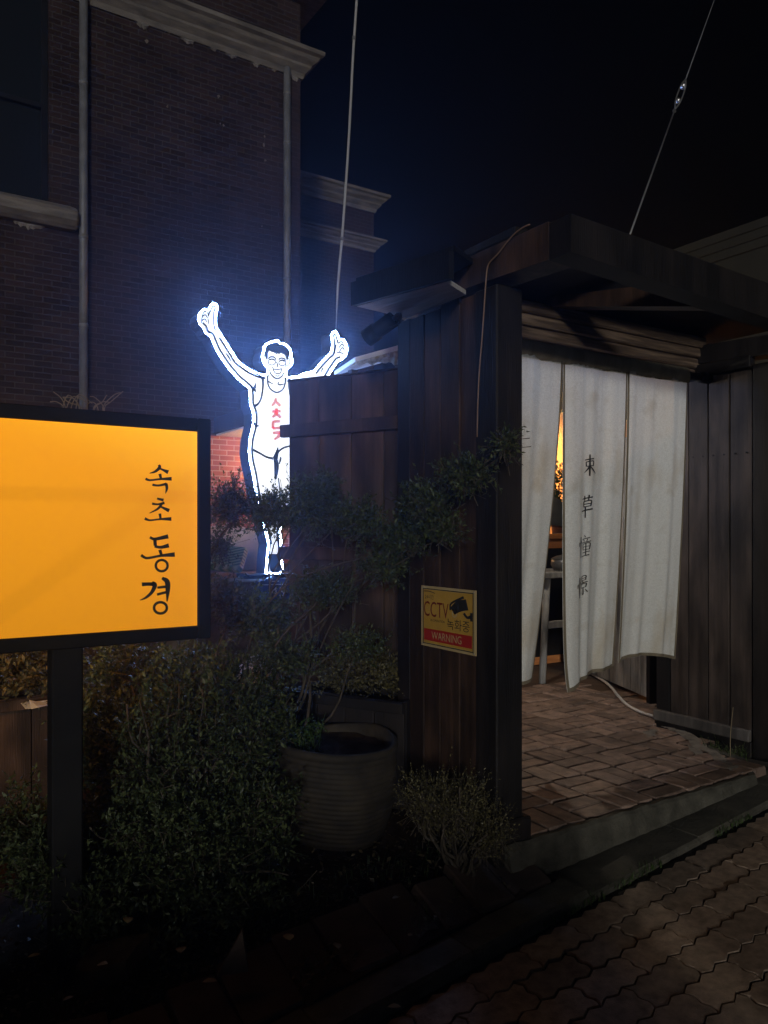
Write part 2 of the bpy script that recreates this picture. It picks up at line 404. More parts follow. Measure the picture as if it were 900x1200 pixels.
def catmull(pts, n=6):
    pts = [Vector(p) for p in pts]; P = [2*pts[0]-pts[1]]+pts+[2*pts[-1]-pts[-2]]; out = []
    for i in range(1, len(P)-2):
        for k in range(n):
            t = k/n; a, b, c, d = P[i-1:i+3]
            out.append(0.5*((2*b)+(-a+c)*t+(2*a-5*b+4*c-d)*t*t+(-a+3*b-3*c+d)*t**3))
    out.append(pts[-1]); return out
def lathe(profile, c, seg=28):
    V, F = [], []; n = len(profile)
    for k in range(seg):
        th = 2*math.pi*k/seg
        for r, z in profile: V.append(Vector((c[0]+r*math.cos(th), c[1]+r*math.sin(th), c[2]+z)))
    for k in range(seg):
        k2 = (k+1) % seg
        for i in range(n-1): F.append((k*n+i, k2*n+i, k2*n+i+1, k*n+i+1))
    return V, F
def stroke2(pts, n=5, ends=True):
    """brush stroke in 2-D: pts (x, y, width) -> outline polygon"""
    P = catmull([(x, y, wd) for x, y, wd in pts], n)
    Lf, Rt = [], []
    for i, p in enumerate(P):
        a = P[max(i-1, 0)]; b = P[min(i+1, len(P)-1)]
        d = Vector((b.x-a.x, b.y-a.y)); d = d.normalized() if d.length > 1e-6 else Vector((1, 0))
        nn = Vector((-d.y, d.x)); h = max(p.z, 0.3)/2
        Lf.append((p.x+nn.x*h, p.y+nn.y*h)); Rt.append((p.x-nn.x*h, p.y-nn.y*h))
    F = []; n_ = len(P)
    V = Lf+Rt
    for i in range(n_-1): F.append((i, i+1, n_+i+1, n_+i))
    return V, F
def strokes_mesh(strokes, mapf):
    parts = []
    for s in strokes:
        V, F = stroke2(s); parts.append(([mapf(*p) for p in V], F))
    return join(parts)
def ring2(cx, cy, rx, ry, wd, n=24):
    V = []; F = []
    for k in range(n):
        a = 2*math.pi*k/n
        for s in (0.5, -0.5): V.append((cx+(rx+wd*s)*math.cos(a), cy+(ry+wd*s)*math.sin(a)))
    for k in range(n):
        j = (k+1) % n; F.append((2*k, 2*j, 2*j+1, 2*k+1))
    return V, F
def text_mesh(body, size, mapf):
    cu = bpy.data.curves.new('tmp_text', 'FONT'); cu.body = body; cu.size = size; cu.resolution_u = 3
    o = bpy.data.objects.new('tmp_text', cu); C.objects.link(o)
    dg = bpy.context.evaluated_depsgraph_get(); ev = o.evaluated_get(dg); me = ev.to_mesh()
    V = [(v.co.x, v.co.y) for v in me.vertices]; F = [tuple(p.vertices) for p in me.polygons]
    ev.to_mesh_clear(); bpy.data.objects.remove(o); bpy.data.curves.remove(cu)
    return V, F
def fit_text(body, x0, y0, x1, y1, mapf):
    """text stretched into a 2-D box (y down), mapped to the world"""
    V, F = text_mesh(body, 1.0, None)
    xs = [v[0] for v in V]; ys = [v[1] for v in V]
    a, b, c, d = min(xs), max(xs), min(ys), max(ys)
    return [mapf(x0+(v[0]-a)/(b-a)*(x1-x0), y1-(v[1]-c)/(d-c)*(y1-y0)) for v in V], F

# ------------------------------------------------------------------ foliage helpers
def leaves_mesh(name, bases, dirs, normals, lens, wids, m, parent=None, kind=None, tint=None):
    n = len(bases)
    bases = np.asarray(bases, float); d = np.asarray(dirs, float); nn = np.asarray(normals, float)
    d /= np.linalg.norm(d, axis=1)[:, None]+1e-9
    s = np.cross(d, nn); s /= np.linalg.norm(s, axis=1)[:, None]+1e-9
    nn = np.cross(s, d)
    L = np.asarray(lens)[:, None]; W = np.asarray(wids)[:, None]
    p0 = bases; p1 = bases+d*L*0.45+s*W*0.5+nn*W*0.15; p2 = bases+d*L; p3 = bases+d*L*0.45-s*W*0.5+nn*W*0.15
    V = np.stack([p0, p1, p2, p3], 1).reshape(-1, 3)
    org = V.mean(axis=0); org[2] = V[:, 2].min()
    V = V-org
    me = bpy.data.meshes.new(name)
    me.vertices.add(4*n); me.vertices.foreach_set('co', V.astype(np.float32).ravel())
    me.loops.add(6*n); me.polygons.add(2*n)
    idx = np.arange(n)[:, None]*4+np.array([0, 1, 2, 0, 2, 3]); me.loops.foreach_set('vertex_index', idx.ravel().astype(np.int32))
    me.polygons.foreach_set('loop_start', (np.arange(2*n)*3).astype(np.int32))
    me.polygons.foreach_set('loop_total', np.full(2*n, 3, np.int32))
    at = me.attributes.new('tint', 'FLOAT', 'FACE')
    tv = nrg.random(n)**1.6 if tint is None else np.asarray(tint)
    at.data.foreach_set('value', np.repeat(tv, 2).astype(np.float32))
    me.update(calc_edges=True); me.validate()
    o = link(name, me, m, parent, Vector(org))
    if kind: o['kind'] = kind
    return o
def spray_points(blobs, spray_len=0.12, per=14, up=0.35, leaf=(0.016, 0.026), shell=0.55):
    """leafy twig tips filling ellipsoids: blobs = [(centre, radii, n_sprays)]"""
    B, D, Nn, Ls, Ws = [], [], [], [], []
    for c, r, n in blobs:
        c = np.array(c, float); r = np.array(r, float)
        q = nrg.normal(size=(n, 3)); q /= np.linalg.norm(q, axis=1)[:, None]
        rad = shell+(1-shell)*nrg.random(n)
        rad *= 0.82+0.30*np.sin(q[:, 0]*5+q[:, 2]*7+c[0]*9)*np.cos(q[:, 1]*6+c[2]*5)
        tip = c+q*r*rad[:, None]
        dr = q*0.8+nrg.normal(size=(n, 3))*0.55; dr[:, 2] += up
        dr /= np.linalg.norm(dr, axis=1)[:, None]
        ln = spray_len*(0.6+0.7*nrg.random(n))
        t = (np.arange(per)+0.5)/per
        base = tip[:, None, :]+dr[:, None, :]*(t[None, :, None]-0.5)*ln[:, None, None]
        ld = dr[:, None, :]*0.75+nrg.normal(size=(n, per, 3))*0.62
        nm = nrg.normal(size=(n, per, 3))*0.7+np.array([0, 0, 1.0])
        B.append(base.reshape(-1, 3)); D.append(ld.reshape(-1, 3)); Nn.append(nm.reshape(-1, 3))
        k = n*per; Lk = leaf[0]+(leaf[1]-leaf[0])*nrg.random(k); Ls.append(Lk); Ws.append(Lk*(0.36+0.14*nrg.random(k)))
    return np.concatenate(B), np.concatenate(D), np.concatenate(Nn), np.concatenate(Ls), np.concatenate(Ws)
def blades_mesh(name, pts, h, wd, m, parent=None, kind=None, lean=0.5):
    """grass blades: bent two-quad strips"""
    V, F = [], []
    for p in pts:
        p = Vector(p); a = rng.uniform(0, 6.28); hh = h*rng.uniform(0.5, 1.2); l = hh*lean*rng.uniform(0.3, 1.3)
        d = Vector((math.cos(a), math.sin(a), 0)); s = Vector((-d.y, d.x, 0))*wd*0.5
        n = len(V)
        V += [p-s, p+s, p+d*l*0.35+Vector((0, 0, hh*0.6))-s*0.8, p+d*l*0.35+Vector((0, 0, hh*0.6))+s*0.8, p+d*l+Vector((0, 0, hh))]
        F += [(n, n+1, n+3, n+2), (n+2, n+3, n+4)]
    o = obj(name, V, F, m, parent)
    at = o.data.attributes.new('tint', 'FLOAT', 'FACE')
    at.data.foreach_set('value', np.repeat(nrg.random(len(pts)), 2).astype(np.float32))
    if kind: o['kind'] = kind
    return o

# ================================================================== SETTING
# ground sheet under everything, following the sloping street
us = [-400, -60, -6, -3, 0, 1.5, 3, 4.5, 6, 9, 60, 400]; vs = [-400, -60, -8, 0, 2.5, 3.2, 60, 400]
V = [(u, v, zst(u)-(0.011 if v < 3 else 0.05)) for v in vs for u in us]
F = [(j*len(us)+i, j*len(us)+i+1, (j+1)*len(us)+i+1, (j+1)*len(us)+i) for j in range(len(vs)-1) for i in range(len(us)-1)]
street = tag(obj('street', V, F, 'joint', origin=(0, 0, 0)), kind='structure')

def vedge(u): return 2.06+0.077*(u-1.27) if u < 2.6 else 2.162+0.06*(u-2.6)   # where the pavers stop

# ---- zigzag interlocking pavers, each its own piece of the street
def tri(x): x = x % 1.0; return 4*abs(x-0.5)-1
def warp(u, v):
    return (u+0.008*tri(v/0.064+0.25), v+0.010*tri(u/(0.255/3)))
PL, PW, GAP = 0.255, 0.128, 0.006
pv_rows = []
th = math.atan(0.06)
cand = []
for j in range(-6, 17):
    for i in range(-4, 18):
        ox = PL/2 if j % 2 else 0.0
        x0, y0 = i*PL+ox, 2.26-PW*(j+1)
        cand.append((x0, y0))
paver_list = []
for x0, y0 in cand:
    cx, cy = x0+PL/2, y0+PW/2
    wv = cy+0.065*(cx-2.6)
    D = cx*CA+wv*SA
    if D < 1.9: continue
    px = 450+FPX*(cx*SA-wv*CA)/D; py = HOR+FPX*(CAMH-zst(cx))/D
    if px < 180 or px > 1010 or py > 1330 or py < 880: continue
    if wv+PW/2 > vedge(cx)+0.02: continue
    paver_list.append((D, x0, y0))
paver_list.sort(); paver_list = paver_list[:290]
for D, x0, y0 in paver_list:
    out = []
    g = GAP*rng.choice((0.35, 0.45, 0.6, 0.9))
    N1, N2 = 12, 8
    per = [(x0+g+(PL-2*g)*k/N1, y0+g) for k in range(N1)] + [(x0+PL-g, y0+g+(PW-2*g)*k/N2) for k in range(N2)] \
        + [(x0+PL-g-(PL-2*g)*k/N1, y0+PW-g) for k in range(N1)] + [(x0+g, y0+PW-g-(PW-2*g)*k/N2) for k in range(N2)]
    cx, cy = x0+PL/2, y0+PW/2
    tz = rng.uniform(-0.003, 0.003); tx, ty = rng.uniform(-0.02, 0.02), rng.uniform(-0.03, 0.03)
    n = len(per); Vt, Vm, Vb = [], [], []
    for (x, y) in per:
        wx, wy = warp(x, y); wy += 0.065*(wx-2.6)
        zz = zst(wx)-0.002+tz+tx*(x-cx)+ty*(y-cy)
        ix, iy = warp(cx+(x-cx)*0.984, cy+(y-cy)*0.968); iy += 0.065*(ix-2.6)
        Vt.append((ix, iy, zz)); Vm.append((wx, wy, zz-0.003)); Vb.append((wx, wy, zz-0.06))
    V = Vt+Vm+Vb
    F = [tuple(range(n))]+[(i+n, (i+1) % n+n, (i+1) % n, i) for i in range(n)]+[(i+2*n, (i+1) % n+2*n, (i+1) % n+n, i+n) for i in range(n)]
    obj('paver', V, F, 'paver', street)

# ---- kerb of concrete blocks between pavers and bed / step
kerb = tag(obj('kerb', [(-1.2, 2.0, -0.3), (4.9, 2.3, -0.3), (4.9, 2.34, -0.3), (-1.2, 2.2, -0.3), (-1.2, 2.0, -0.25), (4.9, 2.3, -0.02), (4.9, 2.34, -0.02), (-1.2, 2.2, -0.25)],
     [(0, 1, 5, 4), (4, 5, 6, 7), (1, 2, 6, 5), (2, 3, 7, 6), (3, 0, 4, 7)], 'concrete'), kind='structure')
u = -0.75; kk = 0
while u < 4.9:
    ln = 0.62 if u < 2.3 else 0.78
    a, b = u+0.004, u+ln-0.004
    ht = 0.045 if u < 2.25 else 0.022
    Vv = []
    for (uu, dv, dz) in ((a, 0.012, -0.1), (b, 0.012, -0.1), (b, 0.17, -0.1), (a, 0.17, -0.1)):
        Vv.append((uu, vedge(uu)+dv, zst(uu)+dz))
    wdt = 0.155 if u < 2.25 else 0.235
    top = [(uu, vedge(uu)+dv, zst(uu)+ht+rng.uniform(-0.003, 0.003)) for uu, dv in ((a, 0.02), (b, 0.02), (b, wdt), (a, wdt))]
    mid = [(uu, vedge(uu)+dv, zst(uu)+ht-0.012) for uu, dv in ((a-0.002, 0.01), (b+0.002, 0.01), (b+0.002, wdt+0.005), (a-0.002, wdt+0.005))]
    low = [(p[0], p[1], p[2]-0.12) for p in mid]
    V = top+mid+low; F = [(0, 1, 2, 3)]+[(i+4, (i+1) % 4+4, (i+1) % 4, i) for i in range(4)]+[(i+8, (i+1) % 4+8, (i+1) % 4+4, i+4) for i in range(4)]
    obj('kerb_stone', V, F, 'concrete', kerb)
    u += ln

# ---- gate step and brick floor
FZ = 0.16
step_pts = [at_z(618, 990, FZ), at_z(640, 979, FZ), at_z(700, 958, FZ), at_z(780, 932, FZ), at_z(850, 910, FZ), at_z(870, 903, FZ)]
step_pts = [Vector((p.x, 2.405+0.02*math.sin(i*1.7), FZ-0.004)) for i, p in enumerate(step_pts)]
step_pts[0].x = 2.16
outer = step_pts + [Vector((4.12, 2.62, FZ-0.004)), Vector((4.34, 3.45, FZ-0.004)), Vector((4.34, 3.6, FZ-0.004)), Vector((2.16, 3.6, FZ-0.004))]
Vt, Ft = prism(outer, (0, 0, -0.35))
for i in range(len(step_pts)): Vt[len(outer)+i].y -= 0.035
for i in range(len(outer)): Vt[i].z = FZ-0.012
for i in range(len(step_pts)): Vt[i].y += 0.03; Vt[len(outer)+i].y += 0.06
gate_floor = tag(obj('gate_floor', Vt, Ft, 'joint'), kind='structure')
lip = step_pts+[Vector((4.12, 2.62, FZ-0.004)), Vector((4.06, 2.62, FZ-0.004))]+[p+Vector((-0.03 if i == len(step_pts)-1 else 0, 0.036, 0)) for i, p in reversed(list(enumerate(step_pts)))]
nseg = 40; V = []; F = []
for i in range(nseg+1):
    uu = 2.16+(step_pts[-1].x-2.16)*i/nseg; wob = 0.005*math.sin(i*0.9)+0.003*math.sin(i*2.3+1); zt = FZ-0.002+0.003*math.sin(i*1.7)+rng.uniform(-.002, .002); v0 = 2.410
    V += [(uu, v0+0.036+wob*0.6, FZ-0.05), (uu, v0+0.034+wob*0.6, zt-0.002), (uu, v0+0.008, zt), (uu, v0-0.004+wob*0.2, zt-0.012), (uu, v0-0.018+rng.uniform(-.004, .004), zt-0.09), (uu, v0-0.035, zt-0.32)]
for i in range(nseg):
    for k in range(5): F.append((i*6+k, i*6+k+1, (i+1)*6+k+1, (i+1)*6+k))
F.append(tuple(nseg*6+k for k in range(6))); F.append((0, 1, 2, 3, 4, 5)[::-1])
obj('step_edge', V, F, 'step_concrete', gate_floor, smooth=False)
ce = step_pts[-1]
V, F = prism([Vector((ce.x-0.03, 2.43, FZ-0.003)), Vector((ce.x+0.001, 2.412, FZ-0.003)), Vector((4.13, 2.62, FZ-0.003)), Vector((4.2, 2.9, FZ-0.003)), Vector((4.14, 2.9, FZ-0.003)), Vector((4.07, 2.62, FZ-0.003))], (0.02, 0, -0.3)); obj('step_edge', V, F, 'step_concrete', gate_floor)
# courtyard behind the curtain, further in than single bricks can be told apart
def floor_far_mat():
    m = brick_mat('courtyard_brick', (0.13, 0.085, 0.06), (0.20, 0.135, 0.10), (0.05, 0.04, 0.03)); return m
M['courtyard'] = floor_far_mat()
tag(box('courtyard_floor', 2.2, 10, 3.601, 9.0, FZ-0.3, FZ-0.006, 'courtyard', None, 0), kind='structure')

# basket-weave bricks, each a piece of the gate floor
BW, BL = 0.117, 0.234
brick_meshes = []
for k in range(6):
    bm = bmesh.new(); bm_box(bm, (0, 0, 0), (BL-0.014, BW-0.013, 0.05), None, 0.005, 0.0034)
    me = bpy.data.meshes.new('floor_brick'); bm.to_mesh(me); bm.free(); me.materials.append(M['floor_brick']); brick_meshes.append(me)
nb = 0
def front_v(u): return 2.425
def put_brick(cx, cy, yaw):
    global nb
    if nb >= 298: return
    o = bpy.data.objects.new('floor_brick', rng.choice(brick_meshes)); C.objects.link(o)
    o.parent = gate_floor
    wpos = Vector((cx+rng.uniform(-.005, .005), cy+rng.uniform(-.005, .005), FZ-0.023+rng.uniform(-0.004, 0.004)))
    o.location = wpos-wl(gate_floor); WL[o.name] = wpos
    o.rotation_euler = (rng.uniform(-.022, .022), rng.uniform(-.02, .02), yaw+rng.uniform(-.03, .03)+(math.pi if rng.random() < .5 else 0)); nb += 1
cells = []
for j in range(0, 12):
    for i in range(-1, 12):
        cells.append((j, i))
for j, i in cells:
    x0 = 2.20+i*BL; y0 = 2.447+j*BL
    if (i+j) % 2:
        bb = [(x0+BW/2, y0+BL/2, math.pi/2), (x0+1.5*BW, y0+BL/2, math.pi/2)]
    else:
        bb = [(x0+BL/2, y0+BW/2, 0), (x0+BL/2, y0+1.5*BW, 0)]
    for cx, cy, yw in bb:
        lim = 4.10 if cy < 2.95 else (4.30 if cy < 3.5 else 4.9)
        if cx < 2.2 or cx > lim or cy > 4.75: continue
        D = cx*CA+cy*SA; px = 450+FPX*(cx*SA-cy*CA)/D
        if px < 585 or px > 905: continue
        put_brick(cx, cy, yw)
# broken mortar patch at the foot of the plank wall
for pl_ in (((775, 851), (800, 856), (818, 864), (832, 876), (845, 884), (856, 893), (868, 899), (858, 904), (846, 900), (838, 893), (828, 884), (812, 876), (803, 866), (790, 858)),
            ((752, 858), (770, 855), (768, 861), (757, 865)), ((806, 872), (822, 880), (829, 889), (818, 887), (808, 880))):
    pp = [at_z(x+rng.uniform(-2, 2), y+rng.uniform(-.7, .7), FZ+0.004) for x, y in pl_]
    bm = bmesh.new(); vv_ = [bm.verts.new(p) for p in pp]; f_ = bm.faces.new(vv_); bm.normal_update()
    bmesh.ops.triangulate(bm, faces=[f_]); bmesh.ops.subdivide_edges(bm, edges=bm.edges[:], cuts=3)
    for v_ in bm.verts: v_.co += Vector((rng.uniform(-.006, .006), rng.uniform(-.006, .006), rng.uniform(-.004, .008)))
    bm_obj('mortar_patch', bm, 'patch_concrete', gate_floor, pp[0], smooth=True)

# ---- planted bed
def bedz(u, v):
    return zst(u)+0.05+0.10*min(1, max(0, (v-2.3)/0.8))+0.018*math.sin(u*9+v*4)*math.cos(v*7-u*3)
nu, nv = 56, 60; V = []; F = []
for j in range(nv):
    for i in range(nu):
        uu = -2.5+4.64*i/(nu-1); vv = 2.17+3.2*j/(nv-1)
        V.append((uu, max(vv, vedge(uu)+0.15), bedz(uu, vv)+rng.uniform(-.008, .008)))
for j in range(nv-1):
    for i in range(nu-1): F.append((j*nu+i, j*nu+i+1, (j+1)*nu+i+1, (j+1)*nu+i))
bed = tag(obj('planting_bed', V, F, 'soil', smooth=True), kind='structure')
# slanted edging slabs along the kerb, pieces of the bed
u = -0.55
while u < 2.1:
    ln = rng.uniform(0.17, 0.215); dep = rng.uniform(0.22, 0.30)
    cu = u+ln/2
    obox('edging_slab', (cu, vedge(cu)+0.165+dep/2, zst(cu)+0.075+rng.uniform(-.008, .012)), (ln-0.012, dep, 0.045), rng.uniform(-.05, .09), 'edging', bed, 0.008,
         pitch=rng.uniform(-.10, .06), roll=0.33+rng.uniform(-.1, .1), jit=0.004)
    u += ln
# raised terrace of the house behind the garden wall
tag(box('terrace', -8, 2.9, 5.25, 10.29, 0.0, 0.98, 'soil', None, 0), kind='structure')

# ================================================================== BRICK HOUSE
HV = 10.3
corner = at_v(352, 300, HV).x
house = thing('brick_house', (corner-4, HV, 0), 'dark brown brick house with pale stepped cornice and two grey downpipes', 'house')
wx0, wx1 = -8.0, at_v(57, 100, HV).x
wz0 = at_v(40, 246, HV).z; ztop = at_v(352, 5, HV).z
# facade in pieces round the window opening
fx0 = wx1-1.5
def wallpiece(name, u0, u1, z0, z1):
    return box(name, u0, u1, HV, HV+0.35, z0, z1, 'brick_dark', house, 0)
fac = bmesh.new()
for (a, b, c, d) in ((-9, fx0, 0, ztop), (fx0, wx1, 0, wz0), (fx0, wx1, wz0+2.9, ztop), (wx1, corner, 0, ztop)):
    bm_box(fac, ((a+b)/2, HV+0.3, (c+d)/2), (b-a, 0.6, d-c))
bm_box(fac, (corner-0.3, HV+3, ztop/2), (0.6, 5.0, ztop))
bm_obj('wall', fac, 'brick_dark', house, (0, 0, 0))
# cornice of three stepped courses
zb = at_v(330, 84, HV).z
def cornice_run(name, prof, uL, uC, vF, depth, parent):
    # prof: (projection, z); runs along the front, mitres round the corner and back along the side
    V = []; F = []; n_ = len(prof)
    for p, z in prof: V.append((uL, vF-p, z))
    for p, z in prof: V.append((uC+p, vF-p, z))
    for p, z in prof: V.append((uC+p, vF+depth, z))
    for a in range(2):
        for i in range(n_-1): F.append((a*n_+i, a*n_+i+1, (a+1)*n_+i+1, (a+1)*n_+i))
    return obj(name, V, F, 'cornice', parent)
cprof = [(0.0, -0.02), (0.03, -0.02), (0.045, 0.03), (0.05, 0.05), (0.10, 0.10), (0.115, 0.115), (0.12, 0.15), (0.19, 0.205), (0.20, 0.22), (0.215, 0.25), (0.265, 0.275), (0.27, 0.33), (0.0, 0.37)]
cornice_run('cornice', [(p, zb+z) for p, z in cprof], -9, corner, HV, 5, house)
# ragged mortar squeezed out along the cornice
def blob_strip(name, u0, u1, zc, n, amp, m, parent):
    V = []; F = []
    for i in range(n+1):
        uu = u0+(u1-u0)*i/n; h = amp*max(0.05, (math.sin(i*0.31)+math.sin(i*0.17+1)+rng.uniform(-.4, .7))*0.4)
        V += [(uu, HV-0.02, zc), (uu, HV-0.035, zc-h*0.5), (uu, HV-0.004, zc-h)]
    for i in range(n):
        for k in range(2): F.append((i*3+k, i*3+k+1, i*3+k+4, i*3+k+3))
    return obj(name, V, F, m, parent)
blob_strip('mortar_edge', at_v(160, 40, HV).x, corner-0.05, zb-0.01, 150, 0.075, 'light_concrete', house)
Vm, Fm = [], []
# eave at the very top corner
ze = at_v(352, 8, HV).z+0.12
bm = bmesh.new(); bm_box(bm, ((corner-9+.35)/2, HV+0.3, ze+0.1), (corner+9+.35, 1.3, 0.2), None, 0.01)
bm_obj('eave', bm, 'cornice', house, (corner, HV, ze))
# window with frame, sash bars and pane
win = box('window', fx0, wx1, HV+0.12, HV+0.17, wz0, wz0+2.9, 'glass_dark', house, 0)
for a, b, c, d in ((wx1-0.07, wx1, wz0, wz0+2.9), (fx0, wx1-0.071, wz0, wz0+0.07), (fx0, wx1-0.071, wz0+1.3, wz0+1.36), ((fx0+wx1)/2-.03, (fx0+wx1)/2+.03, wz0+0.071, wz0+1.299)):
    box('window_frame', a, b, HV+0.06, HV+0.119, c, d, 'black_metal', win, 0.006)
# rounded moulded sill
sx1 = at_v(90, 262, HV).x; sill_prof = []
for k in range(15):
    th = math.pi*k/14
    sill_prof.append((0.19*math.sin(th)**0.7+(0.022 if k % 4 == 1 else 0), -0.145*math.cos(th)))
V = []; F = []; zc = (at_v(60, 237, HV).z+at_v(60, 271, HV).z)/2
for uu in (fx0-0.25, fx0, 0, 0):
    pass
for uu, s in ((fx0-.3, 1), (sx1-0.10, 1), (sx1-0.03, 0.93), (sx1, 0.72)):
    for p, z in sill_prof: V.append((uu, HV-0.01-p*s, zc+z*s))
n = len(sill_prof)
for a in range(3):
    for i in range(n-1): F.append((a*n+i, a*n+i+1, (a+1)*n+i+1, (a+1)*n+i))
F.append(tuple(3*n+i for i in range(n)))
obj('window_sill', V, F, 'cornice', house)
blob_strip('mortar_edge', fx0, sx1-0.1, zc-0.13, 60, 0.10, 'light_concrete', house)
# downpipes
for pxm, ytop, ybot in ((98, -60, 520), (336.5, 80, 560)):
    p = at_v(pxm, 250, HV-0.07); z1 = at_v(pxm, ytop, HV-0.07).z; z0 = at_v(pxm, ybot, HV-0.07).z
    dp = tube('downpipe', [(p.x, HV-0.07, z0), (p.x, HV-0.07, z1)], 0.052, 'grey_metal', house, 12)
    for yy in ((98, 278, 382) if pxm < 200 else (110, 168, 328)):
        zz = at_v(pxm, yy, HV-0.07).z
        tube('pipe_collar', [(p.x, HV-0.07, zz-0.025), (p.x, HV-0.07, zz+0.025)], 0.057, 'grey_metal', dp, 12)
# scraps of mortar stuck on the wall
for (x, y) in ((172, 48), (256, 113), (262, 147), (196, 125), (310, 160), (309, 170), (311, 188), (258, 145), (307, 265)):
    p = at_v(x, y, HV-0.006); r = rng.uniform(0.012, 0.035)
    ring = [(p.x+r*math.cos(a)*rng.uniform(.4, 1), HV-0.004, p.z+r*1.3*math.sin(a)*rng.uniform(.4, 1)) for a in [k*math.pi/4 for k in range(8)]]
    Vp, Fp = prism(ring, (0, -0.006, 0)); obj('mortar_scrap', Vp, Fp, 'cornice', house)
# side porch roof with a lit brick wall under it
cu0 = at_v(250, 500, HV).x
pz = 2.78
porch = box('porch_roof', cu0-0.0, cu0+2.2, 8.6, HV-0.002, pz, pz+0.22, 'black_wood', house, 0.01)
box('soffit', cu0+0.03, cu0+2.15, 8.63, HV-0.032, pz-0.025, pz-0.002, 'white_paint', porch, 0)
M['brick_red'] = brick_mat('brick_red', (0.17, 0.052, 0.034), (0.26, 0.085, 0.05), (0.30, 0.25, 0.20))
box('porch_wall', cu0-0.6, cu0+2.2, HV-0.03, HV-0.001, 0.98, pz-0.026, 'brick_red', house, 0)
lamp = thing('porch_lamp', (cu0+0.75, 9.55, pz-0.2), 'small warm round lamp under the side porch roof of the brick house', 'lamp')
Vl, Fl = lathe([(0.001, 0.0), (0.05, 0.02), (0.07, 0.06), (0.05, 0.11), (0.03, 0.13)], (cu0+0.75, 9.55, pz-0.2), 12)
obj('bulb', Vl, Fl, 'bulb_porch', lamp, smooth=True)
tube('lamp_holder', [(cu0+0.75, 9.55, pz-0.07), (cu0+0.75, 9.55, pz-0.026)], 0.035, 'black_metal', lamp, 10)

# further wing with two string courses
WV = 14.2
we = at_v(438, 260, WV).x
wing = thing('rear_wing', (6, WV, 0), 'rear brick wing with two pale ledges beyond the corner of the brick house', 'building')
zt1 = at_v(400, 232, WV).z; zt2 = at_v(400, 281, WV).z
box('wall', 2.5, we, WV, WV+4, 0, zt1, 'brick_dark', wing, 0)
cornice_run('ledge', [(p, zt1-0.12+z) for p, z in cprof], 2.5, we, WV, 3.5, wing)
cornice_run('ledge', [(p*0.8, zt2-0.1+z*0.7) for p, z in cprof], 2.5, we, WV, 3.5, wing)

# neighbour's building at the right, behind the porch beams
nbr = thing('neighbour_building', (7.05, 3.5, 0), 'olive walled neighbouring building with boarded eave rising behind the gate beams', 'building')
ne = at_u(860, 268, 7.02).z
box('wall', 7.05, 11, -0.5, 5.3, 0, ne-0.001, 'olive_wall', nbr, 0)
for k in range(3):
    box('eave_board', 7.03-0.008*k, 7.049, -0.6, 5.4, ne-0.26+0.09*k, ne-0.172+0.09*k, 'olive_wall', nbr, 0.006)

# unseen wall added behind the camera to shade the foot of the gate
def camxy(xc, d): return Vector((CA*d+SA*xc, SA*d-CA*xc, 0))
wt = 0.80
quad = [camxy(-9, -2.2), camxy(0.92, -2.2), camxy(0.92, -2.5), camxy(-9, -2.5)]
Vw, Fw = prism([q+Vector((0, 0, wt)) for q in quad], (0, 0, -2.6))
tag(obj('shade_wall', Vw, Fw, 'concrete'), kind='structure')

# ================================================================== GATE PORCH
UL, UR = 2.14, 4.37
GV0, GV1 = 2.46, 3.09
NV = 3.0
gate = thing('gate_porch', (3.2, 2.7, 0.1), 'dark timber gate porch with plank side walls, posts and heavy roof beams', 'gate')
# front left post with base block
post = box('post', UL, UL+0.145, GV0, GV0+0.14, zst(2.2)-0.05, 2.474, 'black_wood', gate, 0.006)
box('post_base', UL-0.02, UL+0.175, GV0-0.025, GV0+0.16, FZ-0.15, FZ+0.085, 'black_wood', post, 0.008)
# left wall: backing plus planks
lw = box('side_wall', UL+0.03, UL+0.10, GV0+0.142, GV1, 0.0, 2.473, 'black_wood', gate, 0)
seams = [584, 562, 539, 516, 497, 480]
sv = [at_u(x, 600, UL).y for x in seams]; sv[0] = GV0+0.145
for a, b in zip(sv[:-1], sv[1:]):
    box('plank', UL+rng.uniform(-.003, .003), UL+0.029, a+0.0035, b-0.0035, 0.02, 2.47+rng.uniform(-.01, .003), 'dark_wood', lw, 0.0015)
for a, b in zip(np.linspace(GV0+.145, GV1, 6)[:-1], np.linspace(GV0+.145, GV1, 6)[1:]):
    box('plank', UL+0.101, UL+0.125, a+0.002, b-0.002, 0.1, 2.47, 'brown_wood', lw, 0.003)
box('post', UL+0.0, UL+0.13, GV1+0.001, GV1+0.11, 0.0, 2.474, 'black_wood', gate, 0.005)
# right wall
rw = box('side_wall', UR+0.03, UR+0.09, at_u(882, 600, UR).y, at_u(769, 600, UR).y, FZ+0.02, 2.44, 'black_wood', gate, 0)
sx = [769, 785, 807, 830, 855, 882]; sv = [at_u(x, 600, UR).y for x in sx]
for k, (a, b) in enumerate(zip(sv[:-1], sv[1:])):
    nm = 'plank'
    pl = box(nm, UR+rng.uniform(-.003, .003), UR+0.029, b+0.004, a-0.004, FZ+0.04, 2.40+rng.uniform(-.004, .02), 'brown_wood' if k > 0 else 'black_wood', rw, 0.002)
box('bottom_rail', UR-0.035, UR+0.0, sv[-1]+0.005, sv[0], FZ+0.03, FZ+0.10, 'rail_wood', rw, 0.005)
box('sill', UR-0.02, UR+0.10, sv[-1], sv[0], -0.1, FZ+0.03, 'black_wood', rw, 0.004)  # dark box added under the wall to close a lamp-lit gap
box('top_rail', UR-0.03, UR+0.028, sv[-1], sv[0], 2.425, 2.50, 'black_wood', rw, 0.005)
